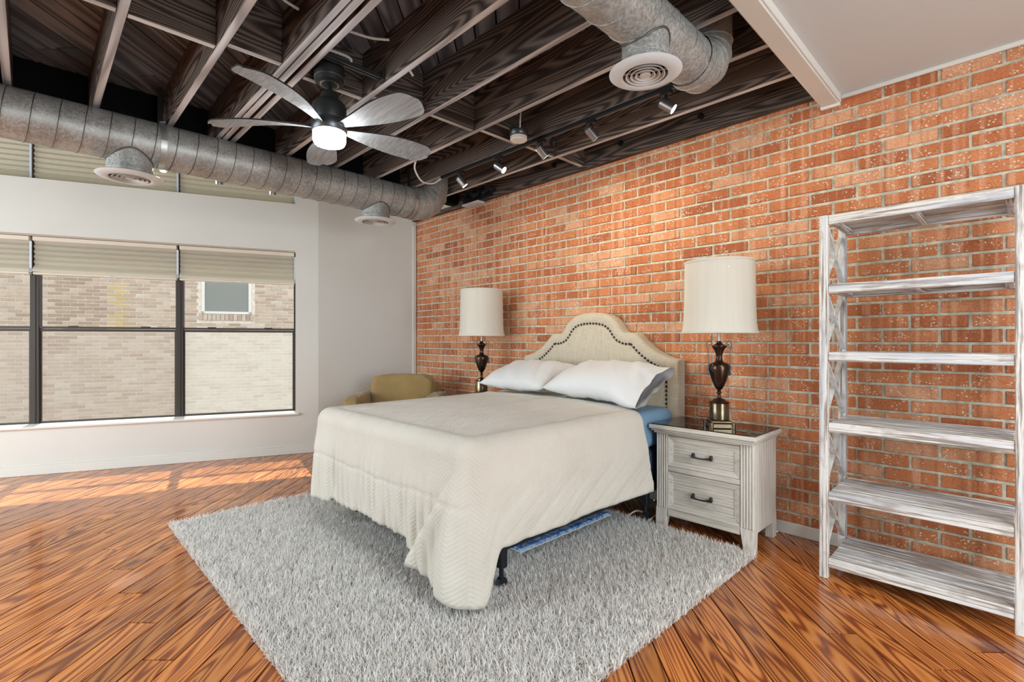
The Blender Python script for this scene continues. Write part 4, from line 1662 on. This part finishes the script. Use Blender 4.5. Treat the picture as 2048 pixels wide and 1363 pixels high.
rows, uvs = [], []
KT, KR, KH_ = 16, 8, 46
for i, (x, y, nx, ny) in enumerate(path):
    s = sl[i]
    q = s_c - s                       # distance left of the right foot corner, along the foot
    onside_r = s > s_c
    row, ur = [], []
    sx, sy = -2.545, min(max(y, 2.1), 3.16)
    if i > len(path) - 60:
        sy = 2.5 + (3.16 - 2.5) * sm(0, 59, i - len(path) + 60)
    ex, ey = x - nx * RR, y - ny * RR
    for k in range(KT):
        f = k / KT
        px_, py_ = sx + (ex - sx) * f, sy + (ey - sy) * f
        puff = 0.02 * (1 - f * f) + 0.006 * nz1(px_ * 2.2 + py_ * 1.7, 1.0) * f + 0.004 * nz1(py_ * 3 - px_ * 2, 2.0)
        # soft roll near the head where it is folded back
        puff += 0.012 * math.exp(-((py_ - 2.86) / 0.05) ** 2)
        row.append((px_, py_, ZTOP + puff))
        ur.append((px_, py_))
    for k in range(KR):
        a_ = (PI / 2) * k / KR
        row.append((ex + nx * RR * math.sin(a_), ey + ny * RR * math.sin(a_), ZTOP + 0.004 - RR * (1 - math.cos(a_))))
        ur.append((s, -RR * a_))
    ztop_h = ZTOP + 0.004 - RR
    hem = 0.286 if s > s_c + .1 else (0.255 if s > sl[60] else 0.29)
    hem += 0.008 * nz1(s * 1.3, 4.0)
    if 60 < i < 60 + 13 + 30:
        hem = 0.22 + 0.035 * sm(0, 0.4, s - sl[73])
    WFL = 0.43
    if -0.18 < q < WFL:
        if q > -0.05:
            tip = 0.058 + 0.16 * (q + 0.05) / (WFL + 0.05)
        else:
            tip = 0.058 + (hem - 0.058) * sm(-0.05, -0.17, q)
        hem = min(hem, tip)
    for k in range(KH_ + 1):
        v = k / KH_
        z = ztop_h + (hem - ztop_h) * v
        wdep = (ztop_h - z) / 0.65
        out = 0.012 * sm(0, .4, v)
        # hanging folds on the foot and small ripples on the side
        if not onside_r:
            out += (0.015 * nz1(s * 3.4, 0.5) + 0.004 * math.sin(s * 95 + 3 * math.sin(v * 3))) * sm(0.05, 0.7, v)
            out -= 0.007 * math.exp(-((z - 0.50 + 0.015 * nz1(s, 1.1)) / 0.009) ** 2)
            out += 0.03 * sm(.55, .0, s - sl[60]) * abs(math.sin((s - sl[60]) * 17)) * v
        else:
            out += 0.006 * nz1(s * 3.0 + v * 2, 0.9) * sm(0.05, 0.7, v)
            out += 0.03 * v * sm(2.2, 2.84, y)
        # corner tail: a cone of spare cloth standing off the foot, widening downwards
        wl_ = max(1e-3, WFL * wdep ** 0.9)
        e = q / wl_
        if -0.45 < e < 1.25:
            rise = sm(1.08, 0.90, e) * sm(-0.45, 0.05, e)
            out += rise * (0.035 + 0.05 * e + 0.02 * math.sin(e * 7.0 + 0.4)) * min(1, wdep * 1.2)
        # swing of the right hem edge back towards the pillow
        yy = y
        if onside_r:
            yy += 0.06 * v * sm(2.5, 2.84, y)
        row.append((x + nx * out, yy + ny * out, z))
        ur.append((s, -RR * PI / 2 - (ztop_h - z)))
    # rolled hem
    lx, ly, lz = row[-1]
    row.append((lx - nx * 0.012, ly - ny * 0.012, lz - 0.002))
    row.append((lx - nx * 0.016, ly - ny * 0.016, lz + 0.02))
    ur += [(s, ur[-1][1] - .01), (s, ur[-1][1] - .02)]
    rows.append(row)
    uvs.append(ur)
cm = MB().grid(rows, flip=True)
co = cm.build('comforter', M['quilt'], smooth=True)
uvl = co.data.uv_layers.new(name='UVMap')
flat = [q for r_ in uvs for q in r_]
vi = np.empty(len(co.data.loops), np.int32)
co.data.loops.foreach_get('vertex_index', vi)
uva = np.array(flat, np.float32)[vi]
uvl.data.foreach_set('uv', uva.reshape(-1))
md = co.modifiers.new('soft', 'SOLIDIFY')
md.thickness = 0.010
md.offset = -1
tag(set_origin(co, (-2.55, 2.2, 0.05)), 'cream quilted comforter draped over the bed, corner touching the rug', 'comforter')


def pillow(cx, y0, z0, y1, z1, wdt, thick, label, rz=0.0, hemside=0, seed=1, droop=0.0):
    """leaning pillow: bottom edge (y0,z0), top edge (y1,z1)"""
    NU, NV = 40, 26
    L = math.hypot(y1 - y0, z1 - z0)
    dv = Vector((0, (y1 - y0) / L, (z1 - z0) / L))
    nrm = Vector((0, -(z1 - z0) / L, (y1 - y0) / L))
    m = MB()
    for side in (1, -1):
        rows = []
        for i in range(NU + 1):
            u = -1 + 2 * i / NU
            r_ = []
            for j in range(NV + 1):
                v = -1 + 2 * j / NV
                prof = (max(0, 1 - abs(u) ** 3.2) ** 0.6) * (max(0, 1 - abs(v) ** 2.6) ** 0.62)
                if hemside and u * hemside > 0.72:
                    prof = max(prof, (0.42 + 0.08 * math.sin(v * 9)) * (max(0, 1 - abs(v) ** 2.6) ** 0.5))
                wr = 0.014 * nz1(u * 2.2 + v * 0.8 + seed, seed) * prof + 0.008 * nz1(v * 3 + u * 1.2, seed + 2) * (abs(u) ** 2) * prof
                pin = 1 - 0.06 * (1 - abs(u)) * abs(v) ** 3
                pinu = 1 - 0.05 * (1 - abs(v)) * abs(u) ** 3
                sag = 0.03 * (v < 0) * prof
                P_ = Vector((cx, (y0 + y1) / 2, (z0 + z1) / 2)) + Vector((u * wdt / 2 * pinu, 0, 0)) + dv * (v * L / 2 * pin) + nrm * (side * thick / 2 * prof + wr)
                P_.z -= droop * sm(0.2, 1.0, u) * sm(0.6, -1.0, v)
                r_.append(P_)
            rows.append(r_)
        m.grid(rows, flip=(side < 0))
    m.v = [tuple(p) for p in m.v]
    ob = m.build('pillow', M['pillow'], smooth=True)
    bm = bmesh.new()
    bm.from_mesh(ob.data)
    bmesh.ops.remove_doubles(bm, verts=bm.verts, dist=0.0015)
    bmesh.ops.recalc_face_normals(bm, faces=bm.faces)
    bm.to_mesh(ob.data)
    bm.free()
    set_origin(ob, (cx, (y0 + y1) / 2, z0))
    return tag(ob, label, 'pillow', 'bed pillows')


pillow(-2.95, 2.82, 0.880, 3.30, 1.04, 0.76, 0.19, 'white pillow on the window side of the bed', seed=1)
pillow(-2.145, 2.79, 0.892, 3.31, 1.04, 0.82, 0.23, 'white pillow with loose open hem beside the near nightstand', hemside=1, seed=4, droop=0.07)

# ------------------------------------------------------------------ nightstands


def nightstand(xc, label, group):
    X = lambda x: xc + x
    root = empty('nightstand', (xc, 3.24, 0), label, 'nightstand', group)
    yf, yb_ = 3.055, 3.435
    m = MB().box(X(-.346), X(.346), 3.0, 3.45, 0.662, 0.690, 0.006)
    m.box(X(-.334), X(.334), 3.014, 3.445, 0.648, 0.663, 0.005).box(X(-.322), X(.322), 3.028, 3.44, 0.634, 0.65, 0.004)
    m.build('top', M['ns_x'], root)
    MB().box(X(-.335), X(.335), 3.012, 3.44, 0.6905, 0.697, 0.002).build('glass_top', M['smoked'], root)
    for sx in (-1, 1):
        x0, x1 = (X(-.318), X(-.236)) if sx < 0 else (X(.236), X(.318))
        # fluted front post flaring at the foot
        m = MB()
        nfl = 5
        fw = (x1 - x0) / nfl
        for i in range(nfl):
            m.box(x0 + fw * i + .0015, x0 + fw * (i + 1) - .0015, yf, yf + 0.055, 0.13, 0.634, 0.004)
        m.box(x0, x1, yf + 0.006, yf + 0.0595, 0.1315, 0.634)
        fl = 0.02 * sx
        vs_ = [(x0, yf + .002, .131), (x1, yf + .002, .131), (x1, yf + .06, .131), (x0, yf + .06, .131),
               (x0 + max(fl, 0) * 1.2, yf - .008, 0), (x1 + min(fl, 0) * 1.2, yf - .008, 0), (x1 + min(fl, 0) * 1.2, yf + .05, 0), (x0 + max(fl, 0) * 1.2, yf + .05, 0)]
        m.add(vs_, [(0, 1, 5, 4), (1, 2, 6, 5), (2, 3, 7, 6), (3, 0, 4, 7), (4, 5, 6, 7), (3, 2, 1, 0)])
        m.build('front_post', M['ns_z'], root)
        xs = (X(-.316), X(-.298)) if sx < 0 else (X(.298), X(.316))
        MB().box(xs[0], xs[1], yf + .05, yb_, 0.10, 0.634, 0.003).build('side_panel', M['ns_z'], root)
        xs = (X(-.318), X(-.268)) if sx < 0 else (X(.268), X(.318))
        MB().box(xs[0], xs[1], yb_ - .06, yb_ + .002, 0.0, 0.16, 0.004).build('rear_leg', M['ns_z'], root)
    MB().box(X(-.3), X(.3), yb_ - .012, yb_, 0.10, 0.634).build('back_panel', M['ns_x'], root)
    for (z0, z1) in ((0.084, 0.133), (0.383, 0.417), (0.619, 0.634)):
        MB().box(X(-.236), X(.236), yf + .004, yf + .05, z0, z1, 0.003).build('front_rail', M['ns_x'], root)
    for (z0, z1) in ((0.420, 0.616), (0.136, 0.380)):
        x0, x1 = X(-.233), X(.233)
        d = MB()
        b = 0.034
        y0, y1 = yf + .001, yf + .016
        # bevelled frame sloping to an inset panel
        A = [(x0, y0, z0), (x1, y0, z0), (x1, y0, z1), (x0, y0, z1)]
        B = [(x0 + b, y1 - .006, z0 + b), (x1 - b, y1 - .006, z0 + b), (x1 - b, y1 - .006, z1 - b), (x0 + b, y1 - .006, z1 - b)]
        C_ = [(x0 + b, y1, z0 + b), (x1 - b, y1, z0 + b), (x1 - b, y1, z1 - b), (x0 + b, y1, z1 - b)]
        D_ = [(x0, y1 + .01, z0), (x1, y1 + .01, z0), (x1, y1 + .01, z1), (x0, y1 + .01, z1)]
        vs_ = A + B + C_ + D_
        fs_ = []
        for k in range(4):
            k2 = (k + 1) % 4
            fs_ += [(k, k2, 4 + k2, 4 + k), (4 + k, 4 + k2, 8 + k2, 8 + k), (12 + k, 12 + k2, k2, k)]
        fs_.append((8, 9, 10, 11))
        d.add(vs_, fs_)
        dr = d.build('drawer', M['ns_x'], root)
        h = (z1 - z0 - 2 * b)
        ns_ = 9 if h > .14 else 7
        ms = MB()
        for i in range(ns_):
            za = z0 + b + h * i / ns_
            ms.box(x0 + b + .001, x1 - b - .001, y1 - .003, y1 + .002, za + .001, za + h / ns_ - .001, 0.0012)
        ms.build('reeded_panel', M['ns_x'], dr)
        zc = (z0 + z1) / 2 - 0.005
        hd = MB()
        for sx in (-1, 1):
            hd.box(xc + sx * .058 - .008, xc + sx * .058 + .008, yf - .004, yf + .014, zc - .016, zc + .016, 0.003)
            hd.tube([(xc + sx * .058, yf + .0, zc), (xc + sx * .058, yf - .022, zc)], 0.006, 8)
        pts = [(xc + .058 * (-1 + 2 * i / 12), yf - .022 - .003 * math.cos(PI * (-1 + 2 * i / 12) / 2), zc - .006 * math.cos(PI * (-1 + 2 * i / 12) / 2)) for i in range(13)]
        hd.tube(pts, [0.008 - 0.0035 * math.cos(PI * (-1 + 2 * i / 12) / 2) for i in range(13)], 8)
        hd.build('handle', M['handle'], dr, smooth=True, sharp=40)
    return root


nightstand(-1.418, 'whitewashed two-drawer nightstand on the near side of the bed', 'nightstands')
nightstand(-3.775, 'whitewashed nightstand mostly hidden behind the bed', 'nightstands')

# ------------------------------------------------------------------ lamps


def lamp(x, y, z, label, rz):
    root = empty('table_lamp', (x, y, z), label, 'lamp', 'urn table lamps', rz=rz)
    m = MB()
    m.box(-.074, .074, -.074, .074, 0, .03, .004)
    m.box(-.064, .064, -.064, .064, .03, .048, .006)
    for sx in (-1, 1):
        for sy in (-1, 1):
            m.tube([(sx * .066, sy * .066, 0.0), (sx * .066, sy * .066, .034)], 0.016, 12)
    m.build('base', M['brass'], root, local=True, smooth=True, sharp=35)
    MB().lathe((0, 0, 0), [(.054, .048), (.060, .052), (.060, .150), (.058, .156)], 36).build('pedestal', M['brass'], root, local=True, smooth=True, sharp=35)
    MB().lathe((0, 0, 0), [(.06, .154), (.063, .158), (.06, .164), (.042, .168), (.036, .178), (.02, .183), (.011, .19), (.010, .212), (.016, .218), (.016, .224), (.010, .228), (.012, .24), (.022, .246)], 30).build('stem', M['bronze'], root, local=True, smooth=True, sharp=60)
    MB().lathe((0, 0, 0), [(.018, .243), (.03, .262), (.045, .297), (.057, .337), (.0625, .372), (.062, .395), (.054, .408), (.034, .414), (.03, .418)], 36).build('urn', M['bronze'], root, local=True, smooth=True, sharp=60)
    MB().lathe((0, 0, 0), [(.03, .414), (.023, .424), (.018, .445), (.020, .465), (.028, .488), (.040, .508), (.047, .517), (.046, .522), (.03, .527), (.016, .54), (.010, .552)], 36).build('neck_cup', M['bronze'], root, local=True, smooth=True, sharp=60)
    MB().tube([(0, 0, .54), (0, 0, .99)], .0085, 12).build('rod', M['nickel'], root, local=True, smooth=True, sharp=40)
    for sx in (-1, 1):
        pts = [(sx * .060, 0, .392), (sx * .066, 0, .41), (sx * .067, 0, .45), (sx * .070, 0, .50), (sx * .076, 0, .525)]
        for i in range(15):
            a_ = -0.2 + i * 0.42
            r_ = .020 * (1 - i / 19)
            pts.append((sx * (.057 + r_ * math.cos(a_)), 0, .534 + r_ * math.sin(a_)))
        MB().tube(curve_pts(pts, 4), .0032, 7).tube(curve_pts([(sx * .061, 0, .40), (sx * .07, 0, .385), (sx * .066, 0, .36), (sx * .07, 0, .345), (sx * .063, 0, .33)], 6), .006, 7).build('handle', M['gunmetal'], root, local=True, smooth=True)
    N = 56
    prof = [(.222 + .008, 0.605), (.224, .63), (.219, .67), (.216, .74), (.214, .85), (.212, 1.0), (.211, 1.058)]
    sh = MB()
    sh.lathe((0, 0, 0), prof, N, cap=False)
    sh.lathe((0, 0, 0), [(r - .004, z_) for r, z_ in prof[::-1]], N, cap=False)
    so = sh.build('shade', M['shade'], root, local=True, smooth=True)
    for zz, rr in ((.607, .228), (1.056, .2105)):
        MB().ring((0, 0, zz), [(rr + .004, .006), (rr + .004, -.006), (rr - .004, -.006), (rr - .004, .006)], N).build('trim_band', M['shade'], so, local=True, smooth=True, sharp=40)
    MB().bar((-.212, 0, 1.0), (.212, 0, 1.0), .006, .004).bar((0, -.212, 1.0), (0, .212, 1.0), .006, .004).build('spider', M['nickel'], so, local=True)
    return root


lamp(-1.362, 3.185, 0.698, 'urn lamp with white drum shade on the near nightstand', math.radians(38))
lamp(-3.765, 3.235, 0.698, 'urn lamp with white drum shade at the far side of the bed', math.radians(38))

# ------------------------------------------------------------------ bookcase
bc = empty('bookcase', (-0.365, 3.22, 0), 'tall limewashed open bookcase with crossed side braces', 'bookcase')
PX = ((-0.753, -0.713), (-0.022, 0.018))
PY = ((3.003, 3.045), (3.385, 3.427))
for (x0, x1) in PX:
    for (y0, y1) in PY:
        MB().box(x0, x1, y0, y1, 0, 1.912, 0.004).build('post', M['ww_z'], bc)
SH = [1.910, 1.548, 1.192, 0.822, 0.458, 0.110]
for si, zt in enumerate(SH):
    xa, xb = -0.713, -0.022
    MB().box(xa, xb, 3.008, 3.030, zt - 0.048, zt, 0.004).build('front_rail', M['ww_x'], bc)
    MB().box(xa, xb, 3.40, 3.422, zt - 0.048, zt, 0.004).build('back_rail', M['ww_x'], bc)
    ns_ = 8
    for i in range(ns_):
        y0 = 3.033 + (3.398 - 3.033) * i / ns_
        y1 = 3.033 + (3.398 - 3.033) * (i + 1) / ns_
        MB().box(xa + .001, xb - .001, y0 + .003, y1 - .003, zt - 0.016 + (i % 3) * .001, zt - .002 + (i % 3) * .001, 0.003).build('slat', M['ww_x'], bc)
    for xc_ in (xa + .017, (xa + xb) / 2, xb - .017):
        MB().box(xc_ - .016, xc_ + .016, 3.031, 3.399, zt - 0.045, zt - .018, 0.003).build('cross_bar', M['ww_y'], bc)
for (x0, x1) in PX:
    xc_ = (x0 + x1) / 2
    for a, b in zip(SH[:-1], SH[1:]):
        za, zb = b + 0.004, a - 0.05
        for k, (ya, yb_) in enumerate(((3.046, 3.384), (3.384, 3.046))):
            MB().bar((xc_ + (.007 if k else -.007), ya, za + .012), (xc_ + (.007 if k else -.007), yb_, zb - .012), 0.013, 0.026, up=(1, 0, 0), b=.002).build('brace', M['ww_d'], bc)

# ------------------------------------------------------------------ armchair in the far corner
rz = math.atan2(-0.697, 0.717) + PI / 2      # local -y faces the camera
ac = empty('armchair', (-4.62, 2.82, 0), 'khaki slipcovered armchair in the corner behind the bed', 'armchair', rz=rz)


def cushion(name, parent, cx, cy, cz, sx, sy, sz, mat, wr=0.01, seed=0, tilt=0.0):
    NU, NV = 30, 20
    m = MB()
    rows = []
    for i in range(NV + 1):
        th = -PI / 2 + PI * i / NV
        r_ = []
        for j in range(NU + 1):
            ph = 2 * PI * j / NU
            sp = lambda a, e: math.copysign(abs(a) ** e, a)
            x = sp(math.cos(th), .35) * sp(math.cos(ph), .32)
            y = sp(math.cos(th), .35) * sp(math.sin(ph), .45)
            z = sp(math.sin(th), .45)
            k = 1 + wr * 6 * nz1(x * 2 + z * 1.7 + y * 2, seed) * .5
            px_, py_, pz_ = x * sx / 2 * k, y * sy / 2 * k, z * sz / 2 * k
            ca, sa = math.cos(tilt), math.sin(tilt)
            py_, pz_ = py_ * ca - pz_ * sa, py_ * sa + pz_ * ca
            r_.append((cx + px_, cy + py_, cz + pz_))
        rows.append(r_)
    m.grid(rows)
    return m.build(name, M[mat], parent, smooth=True, local=True)


MB().box(-.40, .40, -.38, .36, .10, .40, .03).build('base', M['khaki'], ac, local=True, smooth=True, sharp=40)
MB().box(-.40, .40, .24, .38, .38, .80, .05).build('back_frame', M['khaki'], ac, local=True, smooth=True, sharp=40)
cushion('seat_cushion', ac, 0, -.08, .46, .56, .62, .16, 'khaki', .01, 1)
cushion('back_cushion', ac, 0.02, .12, .69, .68, .22, .40, 'khaki', .02, 3, tilt=-0.12)
for sx in (-1, 1):
    cushion('arm', ac, sx * .40, -.04, .50, .18, .74, .40, 'khaki', .012, 5 + sx)
    for yy in (-.33, .31):
        MB().box(sx * .35 - .025, sx * .35 + .025, yy - .025, yy + .025, 0, .10, .004).build('leg', M['dark_leg'], ac, local=True)

# ------------------------------------------------------------------ cord and power strip beside the bed
ps = empty('power_strip', (-1.78, 3.31, 0), 'white power strip with its cord on the floor behind the nightstand', 'power strip')
MB().box(-1.80, -1.755, 3.22, 3.40, 0.0, 0.04, 0.006).build('body', M['plastic'], ps)
MB().box(-1.79, -1.765, 3.25, 3.28, 0.04, 0.06, .003).build('plug', M['plastic'], ps)
MB().tube(curve_pts([(-1.95, 3.03, 0.012), (-1.90, 3.08, 0.05), (-1.84, 3.11, 0.03), (-1.80, 3.07, 0.012), (-1.785, 3.10, 0.03), (-1.78, 3.19, 0.045), (-1.778, 3.24, 0.05)], 14), 0.006, 8).build('cord', M['cable'], ps, smooth=True)
